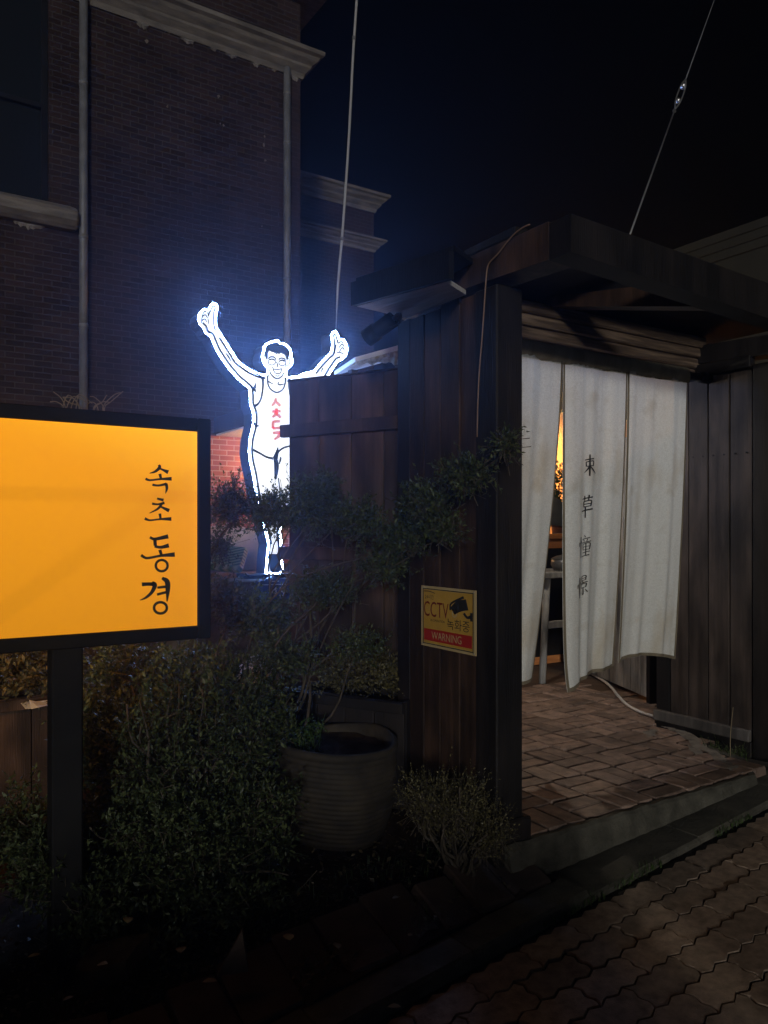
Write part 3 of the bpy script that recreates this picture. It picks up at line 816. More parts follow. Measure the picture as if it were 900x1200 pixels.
# nails across the right planks
for a, b in zip(sv[1:-1], sv[2:]):
    for f in (0.25, 0.75):
        vv = b+(a-b)*f
        Vn, Fn = tube_data([(UR-0.004, vv, 1.92), (UR+0.003, vv, 1.92)], 0.006, 6); obj('nail', Vn, Fn, 'black_metal', rw)
box('post', UR-0.01, UR+0.16, 2.56, sv[-1]-0.004, -0.05, 2.44, 'black_wood', gate, 0.006)
# lintel of four rough boards stepping inwards
li = box('lintel', UL+0.131, UR+0.1, NV+0.13, NV+0.2, 2.44, 2.70, 'black_wood', gate, 0)
for k, (pv, z0, z1) in enumerate(((0.035, 2.425, 2.475), (0.05, 2.478, 2.54), (0.068, 2.543, 2.60), (0.09, 2.603, 2.665))):
    box('board', UL+0.135, UR+0.02, NV+0.13-pv, NV+0.129, z0, z1, 'lintel_wood', li, 0.008, 0.002)
# roof beams: left beam, front beam, right beam, deck
def beam(name, p0, p1, wv, h0, h1, m='dark_wood', bev=0.006):
    """p0, p1 bottom outer corners; wv = vector across; heights at both ends"""
    p0, p1, wv = Vector(p0), Vector(p1), Vector(wv)
    V = [p0, p1, p1+wv, p0+wv, p0+Vector((0, 0, h0)), p1+Vector((0, 0, h1)), p1+wv+Vector((0, 0, h1)), p0+wv+Vector((0, 0, h0))]
    return obj(name, V, [(0, 3, 2, 1), (4, 5, 6, 7), (0, 1, 5, 4), (1, 2, 6, 5), (2, 3, 7, 6), (3, 0, 4, 7)], m, gate)
BV = 2.04
a = at_v(669, 295, BV); at_ = at_v(669, 250, BV); b = at_v(960, 393, BV); bt = at_v(960, 353, BV)
beam('front_beam', a, b, (0, 0.11, 0), at_.z-a.z, bt.z-b.z, 'black_wood')
lb0 = Vector((a.x-0.002, BV+0.001, a.z+0.004)); 
beam('left_beam', (a.x-0.004, BV+0.112, a.z+0.003), (a.x-0.004, 3.3, a.z+0.05), (0.14, 0, 0), 0.145, 0.11, 'dark_wood')
ub = 3.02
beam('cross_beam', (ub, BV+0.112, 2.44), (ub, 3.06, 2.66), (0.13, 0, 0), 0.12, 0.05, 'dark_wood')
beam('right_beam', (UR-0.02, BV+0.112, 2.45), (UR-0.02, 3.25, 2.52), (0.14, 0, 0), 0.12, 0.11, 'black_wood')
deck = box('roof_deck', UL+0.1, UR+0.3, BV+0.42, 3.5, 2.70, 2.73, 'black_wood', gate, 0)
# little side eave over the plank wall
e0 = at_z(423, 356, 2.49); e1 = at_u(523, 331, e0.x)
i0 = Vector((UL-0.001, GV1+0.02, 2.476)); i1 = Vector((UL-0.001, 2.66, 2.476))
e0 = Vector((e0.x, GV1+0.02, 2.49))
nbrd = 3
for k in range(nbrd):
    f0, f1 = k/nbrd+0.004, (k+1)/nbrd-0.004
    A, B_ = i0.lerp(e0, f0), i0.lerp(e0, f1); Cc, Dd = i1.lerp(e1, f1), i1.lerp(e1, f0)
    Vq, Fq = prism([A, B_, Cc, Dd], (0, 0, 0.02)); obj('eave_board', Vq, Fq, 'soffit_wood', gate)
Vq, Fq = prism([e0+Vector((-.002, 0, -.003)), e1+Vector((-.002, -.05, -.003)), e1+Vector((-.002, -.05, .105)), e0+Vector((-.002, 0, .105))], (-0.025, 0, 0))
obj('eave_fascia', Vq, Fq, 'pitch_wood', gate)
Vq, Fq = prism([i0+Vector((0, 0, .09)), e0+Vector((0, 0, .11)), e1+Vector((0, -.05, .11)), i1+Vector((0, -.05, .12))], (0, 0, 0.02))
obj('eave_top', Vq, Fq, 'pitch_wood', gate)

# unseen plank partition added to block the figure sign's light from the curtain
pa, pb_ = Vector((2.36, 3.3, 0)), Vector((3.35, 5.7, 0)); pd = (pb_-pa); pl_n = pd.length; pd.normalize()
part = thing('light_baffle', pa, 'unseen plank partition added to keep the figure sign light off the curtain', 'fence')
npl = 16
for k in range(npl):
    c = pa+pd*(pl_n*(k+.5)/npl)
    obox('plank', (c.x, c.y, 1.15), (pl_n/npl-.002, .03, 2.3), math.atan2(pd.y, pd.x), 'fence_wood', part, 0.003)

# ================================================================== CURTAIN
cur = thing('noren_curtain', (3.35, NV, 0.6), 'stained pale linen split curtain with black brush characters hanging in the gateway', 'curtain')
tube('rod', [(UL+0.13, NV+0.015, 2.405), (UR-0.002, NV+0.015, 2.405)], 0.022, 'black_wood', cur, 10)
tube('rod_bracket', [(UR-0.09, NV+0.015, 2.405), (UR-0.001, NV+0.015, 2.405)], 0.034, 'black_metal', cur, 10)
HU0, HU1 = 2.50, at_v(806, 440, NV).x
PT = 2.365
# header sleeve round the rod
def header_pt(u, a):
    sag = 0.012*math.sin((u-HU0)/(HU1-HU0)*math.pi)
    wr = 0.004*math.sin(u*31+a*2)+0.003*math.sin(u*67)
    return Vector((u, NV+0.015-0.034*math.sin(a)-(wr if math.sin(a) > 0 else 0), 2.40+0.05*math.cos(a)-sag*0.5))
V = []; F = []; nu_, na = 60, 12
for i in range(nu_+1):
    for k in range(na): V.append(header_pt(HU0+(HU1-HU0)*i/nu_, 2*math.pi*k/na))
for i in range(nu_):
    for k in range(na): F.append((i*na+k, (i+1)*na+k, (i+1)*na+(k+1) % na, i*na+(k+1) % na))
obj('header_sleeve', V, F, 'linen_top', cur, smooth=True)
su = [HU0+0.02, at_v(661, 430, NV).x, at_v(735, 440, NV).x, HU1]
# (u0, u1, bottom v shift left/right, bottom z left/right)
PAN = [(su[0], su[1]-0.012, 0.07, 0.205, 0.600, 0.615), (su[1]+0.003, su[2]-0.006, 0.0, 0.105, 0.615, 0.655), (su[2]-0.002, su[3]-0.004, 0.095, 0.085, 0.685, 0.655)]
def pan_pt(k, s, t, off=0.0):
    u0, u1, dl, dr, zl, zr = PAN[k]
    dv = (dl*(1-s)+dr*s)*t**1.5
    bot = zl*(1-s)+zr*s
    if k == 1: bot += 0.035*math.sin(min(1, s*2.0)*math.pi/2)-0.03
    if k == 2: bot += 0.03*math.sin(s*math.pi)
    z = PT+(bot-PT)*t
    fold = (0.016*math.sin(s*9+k*2+t*0.8)+0.011*math.sin(s*19+k*1.7+t*1.2)+0.005*math.sin(s*37+k+t*2))*(0.3+0.7*t)
    if k == 1: fold -= 0.014*math.exp(-((s-0.16)/0.08)**2)*min(1, t*1.3)*(1-0.35*t)
    if k == 0: fold += 0.02*math.sin(s*14)*t
    fold += 0.0025*math.sin(s*80+k)*math.exp(-t*9)          # gathers under the sleeve
    curl = -0.03*math.exp(-(1-t)*14)*math.exp(-s*5) if k == 1 else 0.0
    return Vector((u0+(u1-u0)*s, NV+dv+fold+curl-off, z))
for k in range(3):
    ns, ntt = 34, 60; V = []; F = []
    for j in range(ntt+1):
        for i in range(ns+1): V.append(pan_pt(k, i/ns, j/ntt))
    for j in range(ntt):
        for i in range(ns): F.append((j*(ns+1)+i, (j+1)*(ns+1)+i, (j+1)*(ns+1)+i+1, j*(ns+1)+i+1))
    pn = obj('panel', V, F, 'linen', cur, origin=(PAN[k][0], NV, 0.6), smooth=True)
    # bound edges
    hb = 0.016
    def strip(pts_in, pts_out):
        n = len(pts_in); return list(pts_in)+list(pts_out), [(i, i+1, n+i+1, n+i) for i in range(n-1)]
    wk = PAN[k][1]-PAN[k][0]; hs = hb/wk
    T = [j/50 for j in range(51)]; S = [i/30 for i in range(31)]
    parts = [strip([pan_pt(k, 0, t, .003) for t in T], [pan_pt(k, hs*0.7, t, .003) for t in T]),
             strip([pan_pt(k, 1-hs*0.7, t, .003) for t in T], [pan_pt(k, 1, t, .003) for t in T]),
             strip([pan_pt(k, s, 1-0.011, .0035) for s in S], [pan_pt(k, s, 1, .0035) for s in S])]
    V, F = join(parts); obj('hem', V, F, 'linen_hem', pn)
    if k == 1:
        def cmap(x, y):   # photo crop coordinates -> cloth
            X, Y = 660+x/6.0, 520+y/6.0
            t = (Y-432)/(797-432); xl = 663.5; xr = 735-17*t**1.4
            return pan_pt(1, (X-xl)/(xr-xl), t, 0.007)
        W1 = 7
        chars = [
            [[(180, 98, 5), (179, 170, W1), (177, 248, 6)], [(150, 137, 5), (205, 126, W1)], [(158, 150, 5), (159, 182, 6)], [(158, 151, 5), (200, 144, 6), (199, 178, 6)], [(160, 180, 5), (199, 176, 5)], [(176, 182, 7), (164, 205, 6), (144, 226, 2)], [(182, 182, 4), (200, 208, 8), (222, 230, 3)]],
            [[(126, 406, 5), (196, 394, W1)], [(148, 384, 6), (149, 418, 4)], [(174, 379, 6), (170, 415, 4)], [(140, 424, 6), (141, 462, 6)], [(140, 425, 5), (184, 418, 6), (181, 456, 6)], [(142, 443, 5), (180, 438, 5)], [(142, 461, 5), (180, 455, 5)], [(120, 489, 6), (194, 477, 8)], [(153, 462, 6), (151, 536, 5)]],
            [[(112, 662, 6), (110, 735, 7), (108, 802, 4)], [(100, 698, 6), (97, 726, 3)], [(118, 688, 3), (125, 706, 6)], [(147, 656, 4), (152, 671, 6)], [(130, 684, 5), (176, 676, 6)], [(142, 687, 4), (146, 700, 4)], [(163, 684, 4), (158, 699, 4)], [(127, 709, 5), (182, 700, 6)], [(135, 718, 5), (137, 759, 5)], [(135, 718, 5), (174, 713, 5), (171, 757, 5)], [(137, 738, 4), (171, 734, 4)], [(138, 758, 4), (171, 755, 4)], [(154, 712, 5), (152, 796, 5)], [(132, 777, 5), (174, 770, 5)], [(122, 801, 5), (170, 795, 7)]],
            [[(98, 938, 6), (97, 1010, 7), (95, 1075, 4)], [(86, 978, 6), (83, 1006, 3)], [(104, 968, 3), (111, 986, 6)], [(118, 942, 5), (119, 970, 5)], [(118, 942, 5), (151, 937, 5), (150, 967, 5)], [(119, 956, 4), (150, 952, 4)], [(120, 970, 4), (150, 966, 4)], [(134, 971, 4), (136, 981, 5)], [(108, 989, 5), (160, 980, 6)], [(120, 997, 5), (121, 1020, 5)], [(120, 997, 5), (152, 991, 5), (150, 1017, 5)], [(121, 1020, 4), (150, 1016, 4)], [(137, 1018, 5), (136, 1064, 6), (128, 1058, 3)], [(121, 1034, 3), (111, 1058, 5)], [(147, 1030, 3), (158, 1053, 6)]]]
        for ch in chars:
            V, F = strokes_mesh([[(x, y, w_*(1.35 if len(ch) < 12 else 1.08)) for x, y, w_ in st_] for st_ in ch], cmap); obj('brush_character', V, F, 'ink', pn)

# ================================================================== YELLOW LIGHT BOX
SV = 2.75
yr = at_v(231, 600, SV).x; yz0 = at_v(231, 733, SV).z; yz1 = at_v(231, 506, SV).z; yl = yr-1.15
sign = thing('lightbox_sign', (yr-0.55, SV, zst(0)), 'glowing amber light box sign with black lettering in black frame on a post', 'sign')
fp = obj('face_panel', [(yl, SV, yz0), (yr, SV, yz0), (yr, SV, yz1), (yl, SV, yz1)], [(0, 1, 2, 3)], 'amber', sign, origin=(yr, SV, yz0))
M['amber_back'] = emit('amber_back', (1.0, 0.40, 0.03), 4.5)
obj('back_panel', [(yl, SV+0.16, yz0), (yl, SV+0.16, yz1), (yr, SV+0.16, yz1), (yr, SV+0.16, yz0)], [(0, 1, 2, 3)], 'amber_back', sign, origin=(yr, SV+0.16, yz0))
fr = at_v(246, 600, SV).x-yr
box('frame', yr+0.0005, yr+fr, SV-0.012, SV+0.172, yz0-fr, yz1+fr, 'black_metal', sign, 0.004)
box('frame', yl-fr, yl-0.0005, SV-0.012, SV+0.172, yz0-fr, yz1+fr, 'black_metal', sign, 0.004)
box('frame', yl, yr, SV-0.012, SV+0.172, yz1+0.0005, yz1+fr-0.001, 'black_metal', sign, 0.004)
box('frame', yl, yr, SV-0.012, SV+0.172, yz0-fr+0.001, yz0-0.0005, 'black_metal', sign, 0.004)
px0 = at_v(58, 800, SV+0.08).x; px1 = at_v(94, 800, SV+0.08).x
box('post', px0, px1, SV+0.03, SV+0.03+(px1-px0), zst(0)-0.05, yz0-fr, 'black_metal', sign, 0.006)
def smap(x, y): p = at_v(140+x/5.4545, 520+y/5.4545, SV-0.003); return p
K = {
 'sok': [[(252, 134, 12), (256, 152, 17), (228, 178, 13), (192, 189, 4)], [(254, 156, 8), (284, 170, 13), (312, 182, 22)], [(258, 192, 16), (266, 226, 12)], [(166, 224, 14), (196, 233, 11), (262, 226, 11), (334, 224, 20)], [(210, 262, 13), (250, 267, 11), (302, 256, 15)], [(298, 254, 16), (303, 285, 14), (294, 318, 3)]],
 'cho': [[(240, 350, 10), (282, 361, 15)], [(208, 383, 13), (245, 387, 10), (288, 378, 14)], [(272, 382, 13), (245, 416, 12), (192, 444, 4)], [(254, 397, 7), (284, 412, 13), (318, 428, 20)], [(258, 446, 15), (263, 482, 11)], [(162, 478, 15), (195, 489, 10), (262, 482, 10), (332, 481, 20)]],
 'dong': [[(194, 598, 14), (228, 609, 15), (312, 592, 22)], [(226, 604, 19), (229, 652, 17)], [(224, 655, 14), (264, 662, 15), (316, 650, 22)], [(258, 678, 17), (269, 714, 14)], [(138, 712, 15), (176, 731, 13), (262, 716, 13), (354, 708, 24)]],
 'gyeong': [[(143, 899, 20), (180, 897, 18), (222, 898, 20)], [(206, 890, 20), (226, 904, 24), (206, 950, 17), (168, 984, 12), (132, 1000, 4)], [(272, 858, 14), (304, 880, 26), (309, 930, 24), (304, 1008, 6)], [(242, 920, 12), (302, 913, 14)], [(240, 964, 13), (302, 948, 13)]]}
rings = {'dong': (270, 779, 38, 36, 16), 'gyeong': (262, 1049, 41, 36, 17)}
for k, st in K.items():
    V, F = strokes_mesh([[(x, y, w_*1.25) for x, y, w_ in q_] for q_ in st], smap)
    if k in rings:
        V2, F2 = ring2(*rings[k]); V, F = join([(V, F), ([smap(*p) for p in V2], F2)])
    obj('letter', V, F, 'ink', sign)

# ================================================================== FIGURE SIGN
RV = 5.1
def rmap(x, y, off=0.0): return at_v(x, y, RV) + Vector((0, -off, 0))
outline = [(231.6, 374.7), (232.3, 368.2), (235.9, 363.8), (239.5, 361.4), (243.2, 363.2), (244.6, 362.5), (246.2, 357.5), (249.5, 354.6), (253.6, 356), (255.6, 361), (253.6, 367.5), (253.5, 379),
 (254.7, 384.8), (260.4, 393.4), (267.7, 405), (273.4, 413.7), (278.5, 422.3), (285, 427.4), (292.2, 432.4), (298, 435.3), (305.2, 438.2), (310.3, 439), (312.8, 437), (313, 432), (310, 428.3), (307.4, 423),
 (306.3, 418.5), (307, 414), (308.5, 410.3), (308.5, 405.8), (312.3, 402), (317.5, 399.8), (322, 399), (325, 398.1), (328, 401.3), (332.5, 402), (337, 404.6), (340, 408.8), (341.9, 414), (341.5, 417), (343, 422.3),
 (342.3, 427.5), (340, 430.5), (337, 432), (335.5, 437.3), (335.8, 441), (338.5, 442), (343, 441), (349.3, 441), (353.8, 437.8), (368, 434.2), (373.3, 427), (382.2, 417.3), (387, 413), (389, 404), (387.6, 393.5), (389.2, 388.6),
 (393.6, 387.8), (396.6, 392.5), (398.2, 397.8), (402.7, 396.9), (406.2, 403), (407.5, 410), (405.3, 417.3), (400.9, 421.8), (396.4, 423.6), (392, 429.8), (388.4, 435), (383, 444), (374, 453), (362, 460), (352, 465), (350, 478), (350, 498), (353, 515), (355, 535),
 (353, 560), (350, 580), (348, 596), (337, 600), (332, 612), (328.7, 624), (330.4, 638), (330.4, 655), (332, 672), (310.6, 672), (312, 655), (313.8, 638), (310.6, 624), (304, 600), (299, 575), (295.4, 554), (292.8, 543), (291, 529), (291.9, 515), (296, 497.5),
 (296, 484), (292.6, 474), (292.2, 463), (291.5, 455.6), (286.4, 451.2), (277.8, 444), (269, 434), (260.4, 422.3), (253.2, 410.8), (248.9, 400.7), (246, 394.2), (240.2, 390.5), (238, 384.8), (233.7, 380.4)]
rb = rmap(321, 672)
runner = thing('figure_sign', rb, 'glowing white cut-out sign of a man in glasses and tank top raising both thumbs', 'sign')
n = len(outline)
bm = bmesh.new(); vsb = [bm.verts.new(rmap(*p)) for p in outline]; f = bm.faces.new(vsb); bm.normal_update()
bmesh.ops.triangulate(bm, faces=[f])
bm.normal_update()
if sum(ff.normal.y*ff.calc_area() for ff in bm.faces) > 0: bmesh.ops.reverse_faces(bm, faces=bm.faces[:])
bm_obj('face_panel', bm, 'runner_white', runner, rb)
def inset(P, d):
    out = []; m_ = len(P)
    for i in range(m_):
        a, b, c = Vector(P[i-1]), Vector(P[i]), Vector(P[(i+1) % m_])
        t = (c-a).normalized(); nn = Vector((-t.y, t.x)); out.append((b.x+nn.x*d, b.y+nn.y*d))
    return out
ib = inset(outline, 1.5)
obj('lit_border', [rmap(x, y, .002) for x, y in outline]+[rmap(x, y, .002) for x, y in ib], [(i, i+n, (i+1) % n+n, (i+1) % n) for i in range(n)], 'runner_border', runner)
DEP = 0.16
V = [rmap(*p)+Vector((0, 0.001, 0)) for p in outline]+[rmap(*p)+Vector((0, DEP, 0)) for p in outline]
F = [(i, i+n, (i+1) % n+n, (i+1) % n) for i in range(n)]+[tuple(range(n, 2*n))]
obj('side_return', V, F, 'runner_side', runner)
tubepts = lambda P: P
# dark outline printed a little inside the lit border
def inset(P, d):
    out = []; m_ = len(P)
    for i in range(m_):
        a, b, c = Vector(P[i-1]), Vector(P[i]), Vector(P[(i+1) % m_])
        t = (c-a).normalized(); nn = Vector((-t.y, t.x)); out.append((b.x+nn.x*d, b.y+nn.y*d))
    return out
ins = inset(outline, 4.2)
# split so that neck / narrow places do not cross themselves
LW = 1.55
segs = [[(x, y, LW) for x, y in ins[13:22]], [(x, y, LW) for x, y in ins[99:113]], [(x, y, LW) for x, y in ins[87:100]], [(x, y, LW) for x, y in ins[50:55]], [(x, y, LW) for x, y in ins[64:70]], [(x, y, LW) for x, y in ins[77:85]]]
lines = segs + [
 # left fist
 [(236.5, 371, .7), (238.5, 366, 1), (242.5, 365, 1), (244, 370, .8)], [(236, 376, .7), (237, 371.5, 1), (240.5, 369, 1), (243, 373, .8)], [(235.5, 380, .8), (236.5, 376, 1), (240, 374, 1), (242, 377.5, .8)],
 [(235, 381, 1), (239, 383, 1), (241, 388, 1), (246, 391, 1)], [(243.8, 371, 1.1), (245.6, 366, 1.2), (247.5, 360.5, 1.2), (250, 358.3, 1.2), (252.4, 360.5, 1.2), (250.6, 367, 1.2), (250.8, 379, 1.3), (252.5, 387, LW)], [(243.5, 374, 1), (244.5, 380, .6)],
 [(264, 413.5, .5), (267.5, 418, 1.3), (270.5, 423.5, .5)],
 # right fist and arm
 [(390.6, 416, 1.1), (392, 405, 1.2), (390.6, 394, 1.2), (392.2, 391.3, 1.2), (394.2, 394.5, 1.2), (395.8, 402, 1.2)], [(396.5, 403, .8), (399.5, 399.5, 1), (402, 402, .8)], [(397, 407.5, .8), (400.5, 403.5, 1), (403.5, 406, .8)], [(397.5, 412, .8), (401, 407.5, 1), (404, 411, .8)], [(394.5, 413.5, .8), (398, 413, 1), (402.5, 415, .8)], [(376.5, 436, .4), (377.5, 432.5, 1.2), (379, 431, .4)],
 # shoulders, armholes, straps
 [(298, 437, 1), (304, 440, 1.6), (307, 444, 1.6)], [(307.5, 441, 2.2), (308, 452, 1.6), (306, 466, 1.4), (302.5, 473, 1.6), (298, 476, 2.4)], [(293.5, 454, 1), (298, 454.5, 2.2), (299.5, 449, .6)], [(297, 453.5, .5), (298.2, 457, 2), (299.8, 459.5, .5)],
 [(313.6, 438, 1.2), (313.6, 449, 1.2), (317, 456, 1.2), (324, 460, 1.3), (331, 456.5, 1.2), (334, 449, 1.2), (334.5, 442, 1.6)], [(338.7, 443, 2.2), (338.3, 452, 1.4), (339.5, 462, 1.2), (341.5, 469, 1.2)],
 [(314, 447, 1.2), (320, 450.3, .5)], [(325, 450, .5), (328, 451, 1.2), (333, 450, .6)], [(327, 447, .4), (325.5, 450, 1.1)],
 # face
 [(314.5, 428, .6), (315.5, 435, .9), (320, 441.5, 1.1), (325, 443.8, 1.1), (330, 441, 1), (334, 434.5, .9), (335, 427, .6)], [(309.6, 415, .8), (309, 420, .8), (311, 427, .8), (314.5, 431, .9)], [(337.4, 420.5, .8), (339.6, 421.5, .7), (338.8, 427, .8), (336, 429.5, .9)],
 [(315.5, 422.3, .3), (318.5, 420.9, .9), (321.5, 422.6, .3)], [(327.8, 423.4, .3), (330.8, 422.4, .9), (333.2, 424.2, .3)], [(323.8, 424, .3), (325.3, 428.8, .9), (323.7, 429.4, .6)],
 [(319.3, 432, .7), (324.6, 433.2, .8), (330, 432, .7)], [(319.6, 432, .8), (321.8, 436.5, .7), (325.3, 438, .8), (328.6, 436.6, .7), (329.8, 432, .8)], [(318, 431.2, .3), (320, 429.9, .7)], [(330.8, 430, .3), (332, 431.4, .6)], [(322.5, 440, .3), (325, 440.8, .7), (327.5, 440, .3)],
 [(314.3, 420.6, 1), (316.5, 418.4, 1.1), (321, 418.6, 1.1), (323.3, 421.5, .9)], [(326.3, 421.6, .9), (328.5, 419.9, 1.1), (332.5, 420.2, 1.1), (334.6, 422.4, .9)],
 # waist, shorts, legs
 [(296.5, 494, 1.4), (299, 498.5, 2.4), (304, 499.3, .5)], [(296, 527, 2), (304, 531, 1.6), (312, 535.5, 1.6), (320, 537.5, 2)], [(322.5, 537, 4.2), (324.5, 530, 2.6), (325.5, 524, .6)], [(323, 535, 1.5), (327, 528.5, 1.5), (333, 524.5, 1.5), (341, 522.6, 1.5), (349, 522, 1.5)], [(322.3, 536, 3), (323.8, 547, 4), (322.6, 562, 1.8)], [(327, 544, 1), (328.5, 538, 1.6), (328.8, 535, .5)],
 [(317, 625, 1.2), (316.3, 638, 1.2), (314, 655, 1.6)], [(326, 625, 1.2), (326.8, 638, 1.2), (327.5, 655, 1.6)], [(326, 560, 1), (328, 580, 1.2), (326, 600, 1)]]
lines = [[(x, y, max(0.9, w_*1.45)) for x, y, w_ in L_] for L_ in lines]
V, F = strokes_mesh(lines, lambda x, y: rmap(x, y, 0.003))
for (cx, cy, rx, ry) in ((318.4, 424.2, 4.3, 3.6), (330.6, 425.2, 4.0, 3.4)):
    V2, F2 = ring2(cx, cy, rx, ry, 0.95); V, F = join([(V, F), ([rmap(x, y, 0.003) for x, y in V2], F2)])
obj('line_print', V, F, 'print_dark', runner)
hair = [(310.2, 417), (309.6, 413), (311, 410), (310.6, 407), (314, 403.6), (318.5, 402), (323, 401.3), (325.3, 401), (328, 403.4), (332.5, 404.3), (336.5, 406.6), (339.2, 410.5), (340.2, 415), (338.3, 417.5), (337.2, 421), (335.8, 423), (334.8, 419), (333.4, 416), (329, 413.6), (326.5, 415.3), (325.6, 414), (324, 415.2), (320.5, 413), (317, 412.2), (315.3, 410.8), (313.8, 414), (313.6, 420), (312.2, 422)]
def flat_poly(name, P, mapf, m, parent):
    bm = bmesh.new(); fv = bm.faces.new([bm.verts.new(mapf(*p)) for p in P]); bm.normal_update(); bmesh.ops.triangulate(bm, faces=[fv])
    return bm_obj(name, bm, m, parent, mapf(*P[0]))
flat_poly('hair', hair, lambda x, y: rmap(x, y, 0.003), 'print_dark', runner)
sock = [(315.5, 649), (327.5, 649), (329, 660), (327.5, 671.5), (317, 671.5), (314.3, 660)]
flat_poly('sock', sock, lambda x, y: rmap(x, y, 0.004), 'print_dark', runner)
for ch in ([[(323.4, 466.5, 1.6), (321.8, 471.5, 1.9), (318, 475.7, 1.2)], [(323, 470.5, 1), (325.5, 473, 1.9), (328.5, 476, 1.6)]],
           [[(321.5, 480, 1.9), (325.5, 480.4, 1.6)], [(318.3, 482.2, 1.6), (328.8, 482, 1.6)], [(323.5, 482, 2), (322, 486.5, 1.9), (318.3, 489.3, 1.2)], [(323.8, 484.5, 1.3), (326, 487, 1.9), (329, 489.5, 1.6)]],
           [[(318.8, 494.2, 1.7), (328.3, 493.8, 1.5)], [(319.6, 494, 1.9), (319.4, 502, 1.8)], [(318.8, 502, 1.6), (328.3, 501.5, 1.6)]],
           [[(319, 507.6, 1.6), (327.6, 506.8, 1.9)], [(327.2, 506.6, 1.9), (326.3, 511, 1.9), (321, 515.5, 1.2)]]):
    V, F = strokes_mesh([[(x, y, w_*2.1) for x, y, w_ in st_] for st_ in ch], lambda x, y: rmap(x, y, 0.004)); obj('letter', V, F, 'runner_red', runner)
box('base_plate', rb.x-0.2, rb.x+0.2, RV-0.05, RV+DEP+0.05, rb.z-0.03, rb.z-0.001, 'black_metal', runner, 0.004)

# garden wall the figure stands on, with house number plate
gw = tag(box('garden_wall', -8, 2.9, 4.98, 5.24, 0.0, rb.z-0.032, 'concrete', None, 0.01), 'low concrete garden wall carrying the glowing figure sign', 'wall')
plate = thing('house_number_plate', at_v(321, 700, 4.97), 'small blue house number plate on the garden wall under the glowing figure sign', 'plate')
pl = [(299, 683), (320, 675), (345, 681), (345, 702), (299, 703)]
Vp, Fp = prism([at_v(x, y, 4.965) for x, y in pl], (0, 0.012, 0)); obj('plate', Vp, Fp, 'plate_blue', plate)
V, F = fit_text('45', 317, 688, 334, 699, lambda x, y: at_v(x, y, 4.961)); obj('number', V, F, 'plate_white', plate)
V, F = strokes_mesh([[(302, 685.5, .9), (343, 684.5, .9)], [(315, 681.5, 1), (327, 681, 1)]], lambda x, y: at_v(x, y, 4.961)); obj('white_line', V, F, 'plate_white', plate)

# ================================================================== FENCE BEHIND THE GATE
fr_ = at_d(481, 600, 4.2); fl_ = at_d(340, 600, 4.58)
fdir = Vector((fl_.x-fr_.x, fl_.y-fr_.y, 0)); flen = fdir.length; fdir.normalize(); fn = Vector((fdir.y, -fdir.x, 0))
if fn.dot(Vector((-CA, -SA, 0))) < 0: fn = -fn
fyaw = math.atan2(fdir.y, fdir.x); FT = 2.322
fence = thing('plank_fence', (fr_.x, fr_.y, 0), 'short brown plank fence panel half hiding the glowing figure sign', 'fence')
def at_px_on(pxv, p0, d):   # distance along a line where it meets a picture column
    r = (pxv-450)/FPX; nrm = Vector((SA-r*CA, -CA-r*SA, 0))
    return -(nrm.dot(p0))/nrm.dot(d)
fs = [at_px_on(x, Vector((fr_.x, fr_.y, 0)), fdir) for x in (490, 451, 413, 375, 340)]
for a, b in zip(fs[:-1], fs[1:]):
    c = Vector((fr_.x, fr_.y, 0))+fdir*((a+b)/2)
    obox('plank', (c.x, c.y, FT/2+0.02), (abs(b-a)-0.005, 0.025, FT-0.04+rng.uniform(-.01, .004)), fyaw, 'fence_wood', fence, 0.002)
for zz in (2.03, 1.32, 0.5):
    c = Vector((fr_.x, fr_.y, 0))+fdir*((fs[0]+fs[-1])/2+0.018)+fn*0.035
    obox('rail', (c.x, c.y, zz), (abs(fs[-1]-fs[0])+0.036, 0.044, 0.075), fyaw, 'fence_wood', fence, 0.005, jit=0.002)
c = Vector((fr_.x, fr_.y, 0))+fdir*((fs[0]+fs[-1])/2)
obox('cap', (c.x, c.y, FT+0.003), (abs(fs[-1]-fs[0])+0.01, 0.05, 0.012), fyaw, 'fence_wood', fence, 0.004, jit=0.002)
# foam-lined white roofing sheet resting behind the fence
c0 = Vector((fr_.x, fr_.y, 0))
p1 = at_d(416, 424, 4.75); p2 = at_d(500, 401, 4.45)
q = Vector((0.05, 0.35, -0.02))
sheet = thing('roofing_sheet', (p2.x, p2.y, p2.z-0.1), 'white sheet with rough foam underside lying behind the plank fence top', 'sheet')
V, F = prism([p1, p2, p2+q, p1+q], (0, 0, 0.028)); obj('sheet_skin', V, F, 'white_paint', sheet)
N_ = 26; V = []; F = []
for i in range(N_+1):
    t = i/N_; a = p1.lerp(p2, t); hgt = 0.012+0.10*t**1.2
    V += [a+Vector((0, .01, -0.001)), a+Vector((rng.uniform(-.01, .01), .03, -hgt*0.55+rng.uniform(-.01, .01))), a+Vector((0, .07, -hgt+rng.uniform(-.012, .012)))]
for i in range(N_):
    for k in range(2): F.append((i*3+k, i*3+k+1, i*3+k+4, i*3+k+3))
obj('foam_lining', V, F, 'foam', sheet)
# posts that carry the sheet
for t in (0.2, 0.9):
    a = p1.lerp(p2, t)+q*0.7
    box('prop', a.x-.025, a.x+.025, a.y-.025, a.y+.025, 0.05, a.z-0.012, 'fence_wood', sheet, 0.004)

